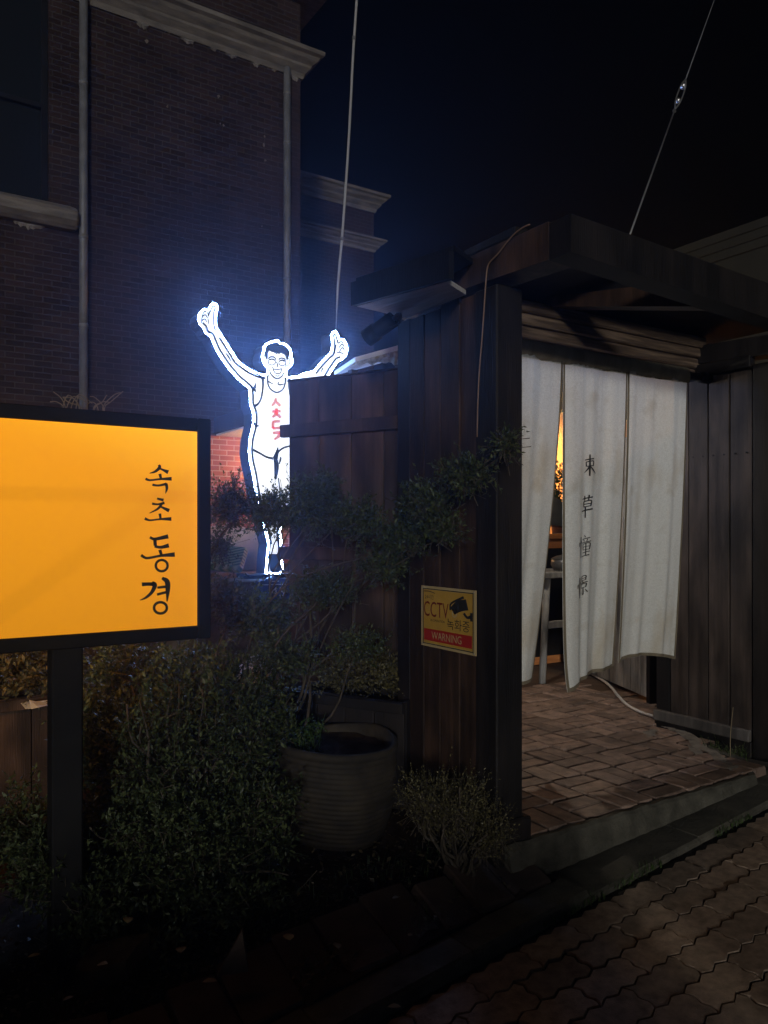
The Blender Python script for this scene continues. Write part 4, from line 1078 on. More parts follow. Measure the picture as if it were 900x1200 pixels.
# ================================================================== CCTV SIGN on the left plank wall
cs = thing('warning_sign', at_u(527, 762, UL-0.006), 'small yellow warning notice with red band and camera picture on the plank wall', 'sign')
UC = UL-0.007
TLc, TRc, BLc, BRc = (494.5, 686), (558.5, 692), (494.5, 755.5), (558.5, 769)
A0 = at_u(*TLc, UC); A1 = at_u(*TRc, UC)
sz1 = (A0.z+A1.z)/2; sz0 = (at_u(*BLc, UC).z+at_u(*BRc, UC).z)/2
def c2(x, y, off=0.0):    # notice coordinates 0..1 (x to the street, y down)
    return Vector((UC-0.004-off, A0.y+(A1.y-A0.y)*x, sz1+(sz0-sz1)*y))
V, F = prism([c2(0, 0), c2(1, 0), c2(1, 1), c2(0, 1)], (0.004, 0, 0)); obj('plate', V, F, 'cctv_pale', cs)
V, F = join([([c2(a, b, .0012), c2(c, b, .0012), c2(c, d, .0012), c2(a, d, .0012)], [(0, 1, 2, 3)]) for a, b, c, d in ((.035, .04, .965, .055), (.035, .945, .965, .96), (.035, .055, .05, .945), (.95, .055, .965, .945))])
obj('border_line', V, F, 'ink', cs)
obj('face', [c2(.052, .06, .0008), c2(.948, .06, .0008), c2(.948, .94, .0008), c2(.052, .94, .0008)], [(0, 1, 2, 3)], 'cctv_yellow', cs)
obj('red_band', [c2(.06, .705, .0014), c2(.94, .705, .0014), c2(.94, .90, .0014), c2(.06, .90, .0014)], [(0, 1, 2, 3)], 'cctv_red', cs)
ct = lambda x, y: c2(x, y, .002)
for body, b4, m in (('CCTV', (.06, .25, .53, .50), 'cctv_brown'), ('WARNING', (.21, .74, .76, .865), 'cctv_pale'), ('IN OPERATION', (.19, .535, .46, .575), 'ink'),
                    ('24시간', (.08, .14, .25, .215), 'ink'), ('녹화중', (.50, .485, .90, .66), 'ink')):
    V, F = fit_text(body, *b4, ct); obj('lettering', V, F, m, cs)
V, F = strokes_mesh([[(6, 9, 1.4), (16, 8.5, 1.2), (28, 11, 1)]], lambda x, y: ct(x/100, y/100)); obj('lettering', V, F, 'ink', cs)
V, F = strokes_mesh([[(56, 35, 3), (58, 24, 3), (80, 12, 4)]], lambda x, y: ct(x/100, y/100)); obj('hood_picture', V, F, 'ink', cs)
V, F = strokes_mesh([[(60, 36, 13), (72, 27, 17), (86, 23, 17)]], lambda x, y: ct(x/100, y/100))
obj('camera_picture', V, F, 'ink', cs)
V2, F2 = ring2(.635, .40, .035, .05, .02); obj('lens_picture', [ct(*p) for p in V2], F2, 'cctv_pale', cs)
V, F = strokes_mesh([[(80, 37, 4), (86, 43, 4), (92, 41, 5)], [(93, 35, 4), (93, 48, 4)]], lambda x, y: ct(x/100, y/100)); obj('bracket_picture', V, F, 'ink', cs)
for (x, y) in ((.03, .03), (.97, .03), (.03, .97), (.97, .97)):
    p = c2(x, y, .001); Vn, Fn = tube_data([p+Vector((.003, 0, 0)), p+Vector((-.002, 0, 0))], 0.004, 6); obj('nail', Vn, Fn, 'galv', cs)

# bullet camera under the side eave
cc = thing('security_camera', at_u(466, 372, 2.0), 'dark bullet security camera hanging under the small side eave', 'camera')
b0 = at_u(433, 394, 1.96); b1 = at_u(461, 374, 2.02)
tube('camera_body', [b0, b1], 0.038, 'black_metal', cc, 14)
tube('lens_hood', [b0+(b0-b1)*0.12, b0+(b1-b0)*0.3], 0.043, 'black_metal', cc, 14)
tube('lens', [b0+(b0-b1)*0.02, b0+(b0-b1)*0.06], 0.026, 'glass_dark', cc, 12)
arm = [b1, b1+(b1-b0)*0.25, at_u(467, 378, 2.05), at_u(467, 366, 2.05)]; arm[-1].z = 2.476
tube('bracket', catmull(arm, 4), 0.012, 'grey_metal', cc, 8)
cl = catmull([at_u(463, 362, 2.05), at_u(468, 374, 2.045), at_u(464, 381, 2.02), at_u(452, 385, 1.99), at_u(442, 391, 1.97)], 5)
tube('cable', cl, 0.005, 'black_metal', cc, 6)

# cord running down the left wall
cd = [at_u(620, 263, a.x-0.02) + Vector((-0.012, 0, 0)) if False else None]
cp = [(559, 512), (560, 470), (562, 430), (565, 395), (568, 350), (570, 322), (572, 311)]
pts = [at_u(x, y, 2.114) for x, y in cp]
cp2 = [(576, 305), (584, 297), (594, 284), (604, 273), (614, 266), (621, 263)]
ub_ = 2.112
pts += [at_u(x, y, ub_) for x, y in cp2]
tag(tube('cord', catmull(pts, 4), 0.0032, 'cord_brown', None, 6), 'thin brown cord running up the plank wall onto the roof beam', 'cord')

# ================================================================== WIRES
gp = at_v(735, 266, BV+0.05); gp.z = 2.60
g3 = at_d(846, -25, 6.2); tb0 = gp.lerp(g3, 0.0)
def gpt(py_):   # point on the wire at a picture height
    lo, hi = 0.0, 1.0
    for _ in range(40):
        mid = (lo+hi)/2; p = gp.lerp(g3, mid); d = (p.x*CA+p.y*SA); y = HOR-FPX*(p.z-CAMH)/d
        if y > py_: lo = mid
        else: hi = mid
    return gp.lerp(g3, lo)
gw_ = thing('guy_wire', gp, 'steel stay wire with turnbuckle rising from the gate beam', 'wire')
w1, w2 = gpt(128), gpt(93)
tube('wire_strand', [gp, w1], 0.0045, 'galv', gw_, 6); tube('wire_strand', [w2, g3+(g3-w2)*0.4], 0.0040, 'grey_metal', gw_, 6)
ax = (w2-w1).normalized(); sd_ = ax.cross(Vector((CA, SA, 0))).normalized()
wm1, wm2 = gpt(118), gpt(101)
for s in (-1, 1): tube('turnbuckle_bar', catmull([w1, wm1+sd_*0.014*s, wm2+sd_*0.014*s, w2], 3), 0.0045, 'galv', gw_, 6)
tube('hook', catmull([w1, w1+ax*-0.03+sd_*0.008, w1-ax*0.05, w1-ax*0.03-sd_*0.008, w1], 4), 0.0035, 'galv', gw_, 6)
tube('clamp', [wm2-ax*0.012, wm2+ax*0.02], 0.016, 'galv', gw_, 8)
tube('clamp', [wm1-ax*0.012, wm1+ax*0.006], 0.014, 'galv', gw_, 8)
hc = thing('hanging_cable', at_d(395, 352, 6.4), 'pale cable hanging straight down beside the corner of the brick house', 'cable')
hp = [at_d(x, y, 6.4) for x, y in ((392, 436), (395, 354), (398, 310), (401.5, 270), (405, 220), (408, 175), (411, 120), (414, 60), (418.5, -10), (422, -90))]
tube('cable_strand', catmull(hp, 4), [0.003]*3+[0.005, 0.009]+[0.011]*(9*4-4), 'cord_grey', hc, 8)
for yy in (280, 45):
    xx = 401 if yy == 280 else 414.7
    tube('cable_joint', [at_d(xx+.2, yy-2, 6.4), at_d(xx-.1, yy+2, 6.4)], 0.017, 'grey_metal', hc, 8)

# ================================================================== COURTYARD BEHIND THE CURTAIN
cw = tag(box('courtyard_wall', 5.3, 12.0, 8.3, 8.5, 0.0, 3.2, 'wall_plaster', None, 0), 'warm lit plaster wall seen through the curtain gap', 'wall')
def hip(px_, D): return at_d(px_, 622, D)
tb = hip(653, 7.0)
tbl = thing('table', (tb.x, tb.y, FZ), 'tall grey wooden table seen through the curtain gap', 'table')
tz_ = at_d(650, 668, 7.0).z
box('tabletop', tb.x-0.45, tb.x+0.45, tb.y-0.28, tb.y+0.28, tz_-0.05, tz_, 'grey_wood', tbl, 0.006)
for sx_ in (-.38, .38):
    for sy_ in (-.22, .22):
        tube('leg', [(tb.x+sx_*1.05, tb.y+sy_, FZ), (tb.x+sx_*0.9, tb.y+sy_, tz_-0.05)], 0.032, 'grey_wood', tbl, 6)
p = at_d(651, 700, 6.85); tube('leg_brace', [(tb.x-0.1, tb.y-0.27, tz_-0.35), (tb.x-0.03, tb.y-0.27, tz_-0.05)], 0.03, 'grey_wood', tbl, 4)
box('stretcher', tb.x-0.38, tb.x+0.38, tb.y-0.24, tb.y-0.2, 0.62, 0.68, 'grey_wood', tbl, 0.004)
pt = thing('lidded_pot', (tb.x, tb.y, tz_), 'dark metal lidded pot on the grey table', 'pot')
V, F = lathe([(0.001, 0), (0.10, 0.0), (0.13, 0.05), (0.125, 0.10), (0.12, 0.102)], (tb.x, tb.y-0.1, tz_+0.001), 20); obj('pot_body', V, F, 'pot', pt, smooth=True)
V, F = lathe([(0.13, 0.104), (0.08, 0.13), (0.02, 0.142), (0.018, 0.165), (0.001, 0.168)], (tb.x, tb.y-0.1, tz_), 20); obj('lid', V, F, 'pot', pt, smooth=True)
sh = hip(655, 7.8)
shelf = thing('wooden_cabinet', (sh.x, sh.y, FZ), 'orange brown wooden cabinet behind the grey table', 'cabinet')
zs = at_d(655, 622, 7.8).z-0.03
box('cabinet_body', sh.x-0.6, sh.x+0.6, sh.y-0.1, sh.y+0.3, FZ, zs-0.05, 'orange_wood', shelf, 0.006)
box('cabinet_top', sh.x-0.64, sh.x+0.64, sh.y-0.14, sh.y+0.3, zs-0.049, zs, 'orange_wood', shelf, 0.006)
for k in (-1, 1):
    box('door', sh.x+(-0.58 if k < 0 else 0.01), sh.x+(-0.01 if k < 0 else 0.58), sh.y-0.12, sh.y-0.101, FZ+0.08, zs-0.14, 'black_wood', shelf, 0.004)
tp = at_d(653, 600, 7.5)
V, F = prism([tp+Vector((-.35, 0, .28)), tp+Vector((.35, 0, -.02)), tp+Vector((.36, 0, -.16)), tp+Vector((-.36, 0, -.10))], (0.05, 0.25, 0.0))
tag(obj('folded_tarp', V, F, 'tarp'), 'dark folded tarp lying on the wooden cabinet', 'tarp')
vp = hip(655, 7.95)
vase = thing('potted_plant', (vp.x, vp.y, zs), 'small leafy plant in a pot on the wooden cabinet', 'plant')
V, F = lathe([(0.001, 0), (0.07, 0), (0.09, 0.16), (0.08, 0.16)], (vp.x, vp.y, zs+0.001), 14); obj('flowerpot', V, F, 'plate_white', vase, smooth=True)
B = spray_points([((vp.x, vp.y, zs+0.5), (0.18, 0.18, 0.25), 60)], 0.14, 10, 0.3, (0.04, 0.07)); leaves_mesh('foliage', *B, M['grass'], vase)
tube('stem', [(vp.x, vp.y, zs+0.1), (vp.x, vp.y, zs+0.5)], 0.008, 'twig', vase)
# weathered grey plank screen inside
g0 = at_z(762, 824, FZ); g1 = at_z(690, 792, FZ)
gd = Vector((g1.x-g0.x, g1.y-g0.y, 0)); gl = gd.length; gd.normalize()
scr = thing('plank_screen', (g0.x, g0.y, FZ), 'weathered grey plank screen standing inside the gate', 'screen')
k = 0; s = 0.0
while s < gl+0.5:
    wd_ = rng.uniform(0.12, 0.16); c = g0+gd*(s+wd_/2)
    obox('plank', (c.x, c.y, FZ+0.035+1.0), (wd_-0.006, 0.022, 2.0), math.atan2(gd.y, gd.x), 'grey_wood', scr, 0.003); s += wd_
c = g0-gd*0.03
obox('post', (c.x, c.y, FZ+1.05), (0.055, 0.07, 2.1), math.atan2(gd.y, gd.x), 'black_wood', scr, 0.004)
# white hose on the floor
hp = [at_z(x, y, FZ+0.018) for x, y in ((690, 788), (706, 797), (716, 805), (724, 815), (735, 826), (750, 834), (768, 840), (790, 843))]
tag(tube('hose', catmull(hp, 5), 0.011, 'cord_white', None, 8), 'white hose curving over the brick floor under the curtain', 'hose')
# lamps of the courtyard
def bulb_lamp(name, loc, m, label, r):
    t = thing(name, loc, label, 'lamp')
    V, F = lathe([(0.001, -r), (r*0.7, -r*0.7), (r, 0), (r*0.7, r*0.7), (r*0.35, r*1.2)], loc, 12); obj('bulb', V, F, m, t, smooth=True)
    V, F = lathe([(r*0.4, r*1.25), (r*3.0, r*0.6), (r*3.0, r*0.5), (r*0.4, r*1.1)], loc, 18); obj('lamp_shade', V, F, 'shade', t, smooth=True)
    tube('flex', [(loc[0], loc[1], loc[2]+r*1.25), (loc[0], loc[1], 3.4)], 0.006, 'black_metal', t)
    return t
bulb_lamp('pendant_lamp', (7.95, 7.4, 2.75), 'bulb_warm', 'warm pendant lamp glowing in the courtyard beyond the curtain', 0.06)
bulb_lamp('yard_lamp', (3.75, 4.35, 2.28), 'bulb_white', 'white lamp hanging in the yard just inside the gate', 0.05)

# ================================================================== ON THE TERRACE
ch = at_d(275, 650, 6.9)
chair = thing('garden_chair', (ch.x, ch.y, 0.98), 'beige moulded garden chair beside the glowing figure sign', 'chair')
V = []; F = []; nS, nT = 14, 10
for j in range(nT+1):
    for i in range(nS+1):
        a = math.pi*(0.05+0.9*i/nS); t = j/nT
        rr = 0.24+0.05*t; dip = 0.16*(1-abs(math.sin(a))**0.6)
        V.append((ch.x+rr*math.cos(a), ch.y+rr*math.sin(a)*0.9, 1.08+(0.42-dip)*t))
for j in range(nT):
    for i in range(nS): F.append((j*(nS+1)+i, j*(nS+1)+i+1, (j+1)*(nS+1)+i+1, (j+1)*(nS+1)+i))
bk = obj('backrest', V, F, 'beige', chair, smooth=True)
bk.modifiers.new('thickness', 'SOLIDIFY').thickness = 0.03
box('seat', ch.x-0.25, ch.x+0.25, ch.y-0.24, ch.y+0.2, 1.04, 1.085, 'beige', chair, 0.015)
for sx_ in (-.2, .2):
    for sy_ in (-.2, .16): tube('leg', [(ch.x+sx_*1.1, ch.y+sy_*1.1, 0.98), (ch.x+sx_, ch.y+sy_, 1.045)], 0.022, 'beige', chair)
cz = at_d(262, 650, 6.5)
bm = bmesh.new(); bm_box(bm, (cz.x, cz.y, 1.22), (0.36, 0.36, 0.07), Euler((0.5, 0.1, -0.5)).to_matrix(), 0.025)
tag(bm_obj('seat_cushion', bm, 'green_stripes', None, (cz.x, cz.y, 1.1)), 'green striped cushion leaning on the beige garden chair', 'cushion')

# ================================================================== PLANTERS, TUB
tc_ = at_d(396, 600, 3.55); tzb = bedz(tc_.x, tc_.y)-0.02
tub = thing('ribbed_tub', (tc_.x, tc_.y, tzb), 'large round ribbed tub full of soil standing in the planting bed', 'planter')
prof = [(0.20, 0.0)]; nr = 17
for k in range(nr):
    z0 = 0.012+k*0.0225; r0 = 0.205+0.055*math.sin(min(1, k/12)*math.pi/2)
    prof += [(r0, z0), (r0+0.007, z0+0.006), (r0+0.007, z0+0.015), (r0, z0+0.0215)]
prof += [(0.268, 0.40), (0.278, 0.41), (0.278, 0.43), (0.262, 0.438), (0.250, 0.43), (0.248, 0.36)]
V, F = lathe(prof, (tc_.x, tc_.y, tzb), 40)
V = [Vector((v.x+0.014*math.sin((v.z-tzb)*7+v.y*9), v.y+0.01*math.sin(v.x*17+v.z*6), v.z+0.012*math.sin(math.atan2(v.y-tc_.y, v.x-tc_.x)*2+1)*(v.z-tzb)/0.43)) for v in V]
obj('tub_wall', V, F, 'rubber', tub, smooth=True)
V = [Vector((tc_.x, tc_.y, tzb+0.395))]; F = []
for q_ in range(1, 5):
    for k in range(28):
        a = 2*math.pi*k/28; r = 0.249*q_/4; V.append(Vector((tc_.x+r*math.cos(a), tc_.y+r*math.sin(a), tzb+0.385+rng.uniform(-.012, .016))))
F = [(0, 1+k, 1+(k+1) % 28) for k in range(28)]
for q_ in range(3):
    for k in range(28): F.append((1+q_*28+k, 1+(q_+1)*28+k, 1+(q_+1)*28+(k+1) % 28, 1+q_*28+(k+1) % 28))
obj('soil', V, F, 'soil', tub, smooth=True)
gpts = []
for k in range(150):
    a = rng.uniform(0, 6.28); r = 0.24*math.sqrt(rng.random()); dx, dy = r*math.cos(a), r*math.sin(a)
    if dx*SA-dy*CA > -0.08: continue
    gpts.append((tc_.x+dx, tc_.y+dy, tzb+0.385))
blades_mesh('grass_tuft', gpts, 0.11, 0.006, 'grass', tub, 'stuff')
B = spray_points([((tc_.x-0.15, tc_.y+0.1, tzb+0.45), (0.13, 0.13, 0.08), 70)], 0.08, 10, 0.5, (0.014, 0.024)); leaves_mesh('foliage', *B, M['grass'], tub)

def planter(name, c, ln, dp, z0, z1, yaw, m, label):
    t = thing(name, (c[0], c[1], z0), label, 'planter')
    ax_ = Vector((math.cos(yaw), math.sin(yaw), 0)); ay = Vector((-ax_.y, ax_.x, 0)); nbd = max(2, int(ln/0.16)); c = Vector((c[0], c[1], 0))
    for sgn in (-1, 1):
        for k in range(nbd):
            q = c+ax_*(-ln/2+ln*(k+.5)/nbd)+ay*(sgn*(dp/2-.012))
            obox('board', (q.x, q.y, (z0+z1)/2), (ln/nbd-.005, .022, z1-z0-rng.uniform(0, .012)), yaw, m, t, .003)
        q = c+ax_*(sgn*(ln/2-.013)); obox('end_board', (q.x, q.y, (z0+z1)/2), (.022, dp-.05, z1-z0-.006), yaw, m, t, .003)
        q = c+ay*(sgn*(dp/2+.012)); obox('top_rail', (q.x, q.y, z1-.03), (ln, .022, .05), yaw, m, t, .003)
    obox('soil', (c.x, c.y, z1-.07), (ln-.06, dp-.05, .04), yaw, 'soil', t, 0, jit=.006)
    return t
pb = at_d(422, 600, 3.98)
pl1 = planter('planter_box', (pb.x, pb.y), 0.66, 0.30, 0.12, 0.64, fyaw, 'black_wood', 'dark board planter box standing against the plank fence behind the tub')
B = spray_points([((pb.x, pb.y, 0.74), (0.33, 0.20, 0.13), 320), ((pb.x+0.18, pb.y-0.18, 0.70), (0.16, 0.12, 0.12), 130)], 0.11, 12, 0.3, (0.014, 0.024)); leaves_mesh('foliage', *B, M['leaf_dry'], pl1)
ab = at_d(5, 600, 3.62)
pl2 = planter('planter_box', (ab.x, ab.y), 0.80, 0.32, 0.05, 0.70, math.atan2(SA*0.62-CA*0.78, CA*0.62+SA*0.78), 'fence_wood', 'tall wooden planter box with dry hedge behind the amber light box sign')
B = spray_points([((ab.x, ab.y, 0.86), (0.42, 0.42, 0.20), 900)], 0.11, 12, 0.4, (0.02, 0.034)); leaves_mesh('foliage', *B, M['leaf_dry'], pl2)
# folded papers tucked on the rim
pr_ = at_d(41, 823, 3.4)
pap = thing('folded_paper', pr_, 'crumpled folded paper tucked on the rim of the tall planter box', 'paper')
for k in range(3):
    a0, a1, a2, a3 = (24+k*5, 824-k*2), (58, 820+k*3), (40+k*3, 829), (30+k*3, 831)
    obj('sheet', [at_d(*a0, 3.42-.01*k), at_d(*a1, 3.45-.01*k), at_d(*a2, 3.38-.01*k), at_d(*a3, 3.37-.01*k)], [(0, 1, 2, 3)], 'paper', pap)
# white scrap of plastic beside the tub
q = at_d(464, 878, 3.85)
V = [at_d(x, y, d) for x, y, d in ((455, 873, 3.86), (463, 875, 3.83), (472, 876, 3.86), (470, 883, 3.84), (465, 880, 3.80), (461, 884, 3.84))]
V2, F2 = prism(V, (0.004, 0.006, -0.003)); tag(obj('plastic_scrap', V2, F2, 'plastic_white'), 'torn scrap of white plastic behind the ribbed tub', 'litter')
# white sack behind the shrubs
sk = at_d(302, 785, 4.35)
V, F = lathe([(0.001, 0.30), (0.06, 0.29), (0.13, 0.22), (0.16, 0.10), (0.15, 0.0), (0.001, 0.0)], (sk.x, sk.y, 0.45), 18)
V = [v+Vector((rng.uniform(-.014, .014), rng.uniform(-.014, .014), rng.uniform(-.012, .012))) for v in V]
st_ = thing('white_sack', (sk.x, sk.y, 0.12), 'white sack showing through the leaves behind the big shrub', 'sack')
obj('bag', V, F, 'plastic_white', st_, smooth=True)
box('crate', sk.x-.2, sk.x+.2, sk.y-.2, sk.y+.2, 0.1, 0.449, 'black_wood', st_, .006)

# ================================================================== SHRUBS
def branch(p0, p1, r0, r1, bend=0.06, n=5):
    p0, p1 = Vector(p0), Vector(p1); P = []
    for k in range(n+1):
        t = k/n; q = p0.lerp(p1, t)
        if 0 < k < n: q += Vector((rng.uniform(-1, 1), rng.uniform(-1, 1), rng.uniform(-.5, .5)))*bend*(p1-p0).length*0.5
        P.append(q)
    P = catmull(P, 3); m_ = len(P)
    return tube_data(P, [r0+(r1-r0)*i/(m_-1) for i in range(m_)], 5)
def shrub(name, base, blobs, label, m='leaf', spray=0.12, per=14, leaf=(0.011, 0.030), up=0.35, stems=8, group=None, shell=0.45, extra=(), nst=99):
    t = thing(name, base, label, 'shrub', group)
    base = Vector(base); parts = []
    for c, r, n in blobs[-nst-5:][:nst] if nst < 99 else blobs:
        for k in range(max(1, int(stems*n/400))):
            q = Vector(c)+Vector((rng.uniform(-.7, .7)*r[0], rng.uniform(-.7, .7)*r[1], rng.uniform(-.5, .8)*r[2]))
            parts.append(branch(base+Vector((rng.uniform(-.04, .04), rng.uniform(-.04, .04), 0)), q, 0.010, 0.003, 0.18))
    parts += list(extra)
    V, F = join(parts); obj('branches', V, F, 'bark', t, smooth=True)
    Bp = spray_points(blobs, spray, per, up, leaf, shell)
    leaves_mesh('foliage', *Bp, M[m], t)
    b3_ = Bp[0].reshape(-1, per, 3); p0 = b3_[:, 0]; p1 = b3_[:, -1]
    dv_ = p1-p0; sd2 = np.cross(dv_, nrg.normal(size=dv_.shape)); sd2 /= np.linalg.norm(sd2, axis=1)[:, None]+1e-9
    p0 = p0-dv_*0.5; wv_ = sd2*0.0016
    Vt_ = np.stack([p0-wv_, p0+wv_, p1], 1).reshape(-1, 3)
    tw = obj('twigs', [tuple(v) for v in Vt_], [(3*i, 3*i+1, 3*i+2) for i in range(len(p0))], 'bark', t); tw['kind'] = 'stuff'
    return t
def B3(px_, py_, D, rx, rz, n, ry=None): p = at_d(px_, py_, D); return ((p.x, p.y, p.z), (rx, ry or rx, rz), n)
bb = at_d(215, 600, 3.25)
shrub('large_shrub', (bb.x, bb.y, bedz(bb.x, bb.y)-.02), [B3(170, 880, 3.15, .30, .34, 850), B3(265, 850, 3.35, .30, .36, 850), B3(215, 980, 3.0, .34, .26, 800), B3(130, 990, 2.95, .22, .25, 420), B3(300, 960, 3.15, .20, .24, 380), B3(220, 800, 3.5, .34, .20, 520), B3(150, 790, 3.4, .22, .16, 260), B3(60, 1010, 2.72, .17, .19, 330), B3(20, 970, 2.85, .16, .17, 220), B3(110, 1060, 2.72, .16, .12, 220), B3(312, 840, 3.45, .16, .20, 240), B3(100, 860, 3.1, .13, .26, 260), B3(255, 1045, 2.9, .30, .12, 330), B3(160, 1095, 2.68, .24, .07, 200)],
      'big dense dark green shrub with small leaves under the amber light box sign')
# shrub that reaches across the figure sign and the fence
b2 = at_d(262, 600, 3.75)
ex = []
def pxtube(pts, r0, r1, n=4):
    P = catmull([at_d(*p) for p in pts], n); m_ = len(P); return tube_data(P, [r0+(r1-r0)*i/(m_-1) for i in range(m_)], 5)
ex.append(pxtube([(235, 690, 3.75), (252, 640, 3.72), (272, 612, 3.70), (288, 588, 3.68), (291, 574, 3.68)], .008, .003))
ex.append(pxtube([(300, 722, 3.6), (340, 683, 3.55), (390, 663, 3.5), (440, 651, 3.45), (470, 640, 3.4)], .005, .0035))
ex.append(pxtube([(310, 716, 3.7), (360, 700, 3.65), (410, 684, 3.55), (460, 664, 3.4), (500, 640, 3.3)], .005, .003))
ex.append(pxtube([(430, 690, 3.55), (480, 640, 3.35), (515, 610, 3.2), (545, 590, 3.08)], .005, .002))
ex.append(pxtube([(420, 690, 3.55), (470, 640, 3.4), (530, 580, 3.2), (580, 540, 3.05), (612, 522, 2.98)], .006, .002))
shrub('spreading_shrub', (b2.x, b2.y, bedz(b2.x, b2.y)-.02),
      [B3(270, 592, 3.72, .13, .16, 340), B3(258, 640, 3.72, .07, .09, 80), B3(318, 600, 3.75, .18, .13, 430), B3(372, 590, 3.75, .18, .20, 520), B3(420, 610, 3.6, .15, .12, 260),
       B3(300, 720, 3.65, .24, .15, 420), B3(262, 700, 3.6, .16, .12, 220), B3(380, 690, 3.6, .22, .12, 260), B3(450, 660, 3.45, .16, .11, 150), B3(330, 770, 3.6, .22, .12, 330), B3(420, 755, 3.6, .18, .09, 150),
       B3(500, 590, 3.2, .14, .11, 240), B3(545, 555, 3.05, .13, .09, 200), B3(592, 520, 2.95, .06, .045, 70), B3(470, 630, 3.3, .14, .09, 190), B3(520, 620, 3.15, .10, .08, 110)],
      'spreading small-leaved shrub reaching across the legs of the glowing figure sign', extra=ex, shell=0.2, stems=5, nst=8, leaf=(0.009, 0.025), spray=0.10)
b4 = at_d(540, 600, 3.2)
shrub('low_heather', (b4.x, b4.y, bedz(b4.x, b4.y)-.02), [B3(535, 945, 3.15, .17, .15, 330), B3(575, 975, 3.05, .10, .10, 120), B3(495, 935, 3.25, .12, .12, 160)],
      'low fine-leaved bush growing at the foot of the gate post', 'leaf_dry', 0.13, 16, (0.008, 0.014), 0.9, 18)

# ================================================================== SMALL GROWTH AND LITTER
# weeds at the foot of the right wall and in the gutter joint
def weed_patch(name, pts, label, h=0.06, n=60, rad=0.05, leafy=True):
    P = []
    for (x, y, z) in pts:
        for k in range(n): a = rng.uniform(0, 6.28); r = rad*math.sqrt(rng.random()); P.append((x+r*math.cos(a)*1.4, y+r*math.sin(a), z))
    t = thing(name, pts[0], label, 'weeds')
    blades_mesh('grass_tuft', P, h, 0.004, 'grass', t, 'stuff', lean=0.8)
    if leafy:
        B = spray_points([((x, y, z+h*0.6), (rad*1.2, rad, h*0.5), 14) for x, y, z in pts], 0.05, 7, 0.6, (0.010, 0.02)); leaves_mesh('foliage', *B, M['leaf'], t)
    return t
wp = [at_z(x, y, FZ-0.05) for x, y in ((850, 890), (865, 893), (835, 884))]
weed_patch('weed_clump', [tuple(p) for p in wp], 'green weeds growing at the foot of the plank wall by the step', 0.09, 26, 0.05)
stp = at_z(856, 890, FZ-0.02); 
tube('stem', catmull([stp, stp+Vector((0, 0, .14)), stp+Vector((.01, -.01, .30))], 3), .0025, 'twig', bpy.data.objects['weed_clump'])
for (uu, lab) in ((2.22, 'tuft of grass in the kerb joint nearest the gate post'), (2.62, 'tuft of grass in the kerb joint below the middle of the step'), (3.35, 'tuft of grass in the kerb joint at the far end of the step')):
    weed_patch('grass_tuft_clump', [(uu+d, vedge(uu+d)+0.01, zst(uu+d)) for d in (-0.1, -0.05, 0, 0.06, .12, .17)], lab, 0.03, 28, 0.03, False)
# leaf litter over the soil
n = 5200; P = []
for k in range(n):
    uu = rng.uniform(-1.2, 2.1); vv = vedge(uu)+0.2+abs(rng.gauss(0, .45)); P.append((uu, vv, bedz(uu, vv)+rng.uniform(.004, .03)))
dd = nrg.normal(size=(n, 3)); dd[:, 2] *= 0.3; nm = nrg.normal(size=(n, 3))*0.4+np.array([0, 0, 1]); ll = 0.012+0.02*nrg.random(n)
tag(leaves_mesh('leaf_litter', P, dd, nm, ll, ll*0.55, M['litter']), 'dry leaf litter covering the soil of the planting bed', 'leaf litter', kind='stuff')
n = 1500; P = []
for k in range(n):
    uu = rng.uniform(-0.9, 2.1); vv = vedge(uu)+0.2+rng.random()*0.5; P.append((uu, vv, bedz(uu, vv)))
blades = blades_mesh('ground_grass', P, 0.05, 0.0035, 'grass', kind='stuff'); tag(blades, 'thin low grass sprouting from the planting bed', 'grass')
# single fallen leaves that can be picked out
def leaf_at(px_, py_, z, L_, label, grp=None):
    p = at_z(px_, py_, z); a = rng.uniform(0, 6.28); ax_ = Vector((math.cos(a), math.sin(a), rng.uniform(-.1, .25))); ay = Vector((-ax_.y, ax_.x, rng.uniform(-.2, .2)))
    prof_ = [(0, .0), (.2, .28), (.5, .38), (.8, .22), (1, 0)]
    V = [p+ax_*(t-.5)*L_+ay*w_*L_+Vector((0, 0, .25*w_*L_)) for t, w_ in prof_]+[p+ax_*(t-.5)*L_-ay*w_*L_+Vector((0, 0, .25*w_*L_)) for t, w_ in prof_[-2:0:-1]]+[p+ax_*0*L_+Vector((0, 0, .004))]
    n_ = len(V)-1
    o = obj('fallen_leaf', V, [(n_, i, (i+1) % n_) for i in range(n_)], 'twig_leaf'); return tag(o, label, 'leaf', grp)
M['twig_leaf'] = mat('twig_leaf', (0.11, 0.085, 0.04), (0.18, 0.145, 0.07), scale=30, rough=0.8, rand=0.3)
for (x, y, z) in ((462, 1180, -0.02), (338, 1098, .12), (395, 1108, .1), (212, 1113, .13), (120, 1130, .15), (246, 1150, .1), (80, 1170, .1), (465, 1052, .1), (150, 1078, .18), (40, 1120, .15)):
    leaf_at(x, y, z+0.03, rng.uniform(.032, .05), 'dry yellowish leaf lying on the edging of the planting bed', 'fallen leaves along the bed edging')
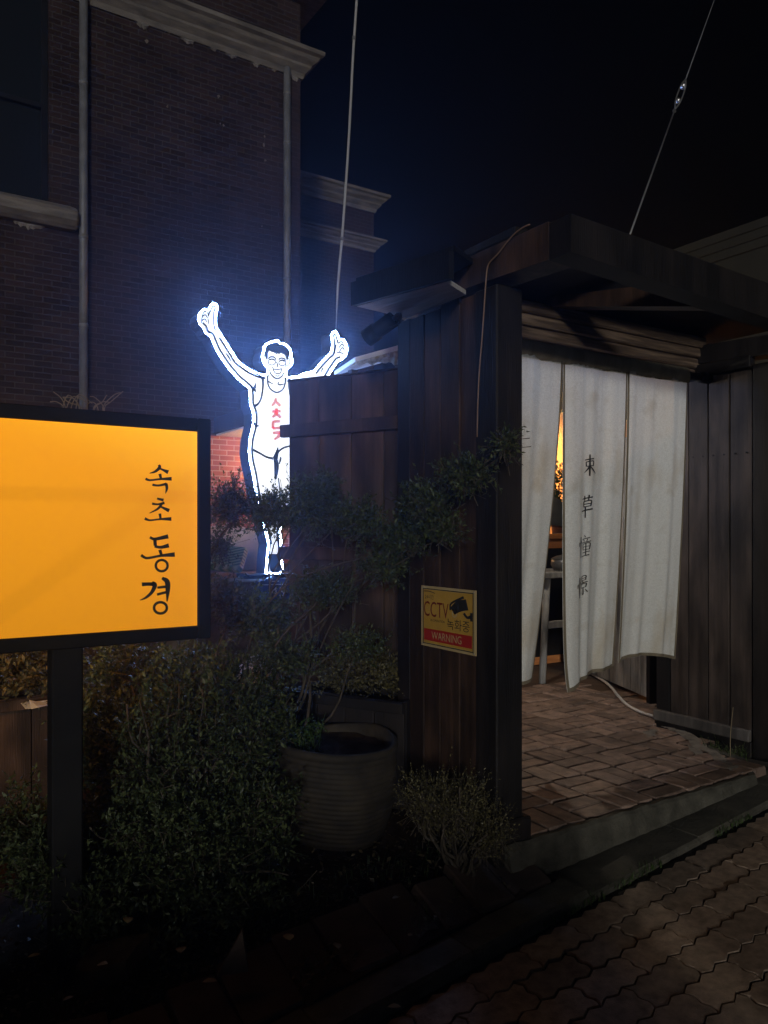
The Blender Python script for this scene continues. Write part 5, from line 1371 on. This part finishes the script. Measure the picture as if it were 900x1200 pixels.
# upright shard of broken tile and a flat stone
sp_ = at_z(273, 1120, .12)
V, F = prism([sp_+Vector((-.045, .02, -.06)), sp_+Vector((.045, -.01, -.06)), sp_+Vector((.035, .01, .065))], (.012, .022, .0))
tag(obj('tile_shard', V, F, 'edging'), 'pointed reddish tile shard sticking up from the planting bed', 'tile')
fs_ = at_z(128, 1118, .13)
ring = [(fs_.x+.11*math.cos(a)*rng.uniform(.6, 1.15), fs_.y+.09*math.sin(a)*rng.uniform(.6, 1.15), fs_.z+.03*math.cos(a)) for a in [k*math.pi/5 for k in range(10)]]
V, F = prism(ring, (0, 0, -.06)); tag(obj('flat_stone', V, F, 'soil'), 'flat brown stone lying among leaves in the planting bed', 'stone')
# dry grass stalks arching over the bed
tag(tube('dry_stalk', catmull([at_d(258, 1182, 2.75), at_d(266, 1193, 2.68), at_d(275, 1178, 2.7), at_d(298, 1152, 2.75)], 5), .0012, 'twig', None, 4), 'thin dry stalk arching over the edging slabs beside the tile shard', 'stalk')
tag(tube('dry_stalk', catmull([at_d(40, 1098, 2.7), at_d(60, 1108, 2.68), at_d(80, 1106, 2.7), at_d(105, 1090, 2.75)], 5), .0014, 'twig', None, 4), 'thin dry stalk sagging above the flat brown stone', 'stalk')
# dry weeds standing behind the light box against the wall
dw = thing('dry_weeds', at_v(100, 500, HV-0.5), 'withered wiry weeds standing at the foot of the downpipe', 'weeds')
parts = []
for x0, sgn in ((78, -1), (86, 1), (74, 1), (110, 1), (118, -1), (124, 1), (92, -1)):
    for r in range(2):
        P = [at_v(x0, 500, HV-0.5), at_v(x0+rng.uniform(-4, 4), 478, HV-0.5), at_v(x0+sgn*rng.uniform(4, 12), 468+rng.uniform(-6, 4), HV-.5), at_v(x0+sgn*rng.uniform(10, 24), 466+rng.uniform(-8, 8), HV-.5)]
        parts.append(tube_data(catmull(P, 4), .006, 4))
V, F = join(parts); obj('stems', V, F, 'twig', dw)

# ================================================================== GLOW ROUND THE SIGNS
bm = bmesh.new(); bm_box(bm, (2.5, 6.0, 5.0), (28, 30, 12.4))
hz = bm_obj('flare_volume', bm, None, None, (0, 0, 0))  # volume added to imitate lens flare round the lit signs
hm = bpy.data.materials.new('flare_medium'); hm.use_nodes = True
N = hm.node_tree.nodes; N.clear()
pvn = N.new('ShaderNodeVolumePrincipled'); mo = N.new('ShaderNodeOutputMaterial')
pvn.inputs['Color'].default_value = (0.50, 0.68, 1.0, 1); pvn.inputs['Density'].default_value = 0.0092; pvn.inputs['Anisotropy'].default_value = 0.86
hm.node_tree.links.new(pvn.outputs[0], mo.inputs['Volume']); hz.data.materials.append(hm)
tag(hz, 'thin bluish volume added for the lens flare glow round the signs', 'flare_volume', kind='stuff')
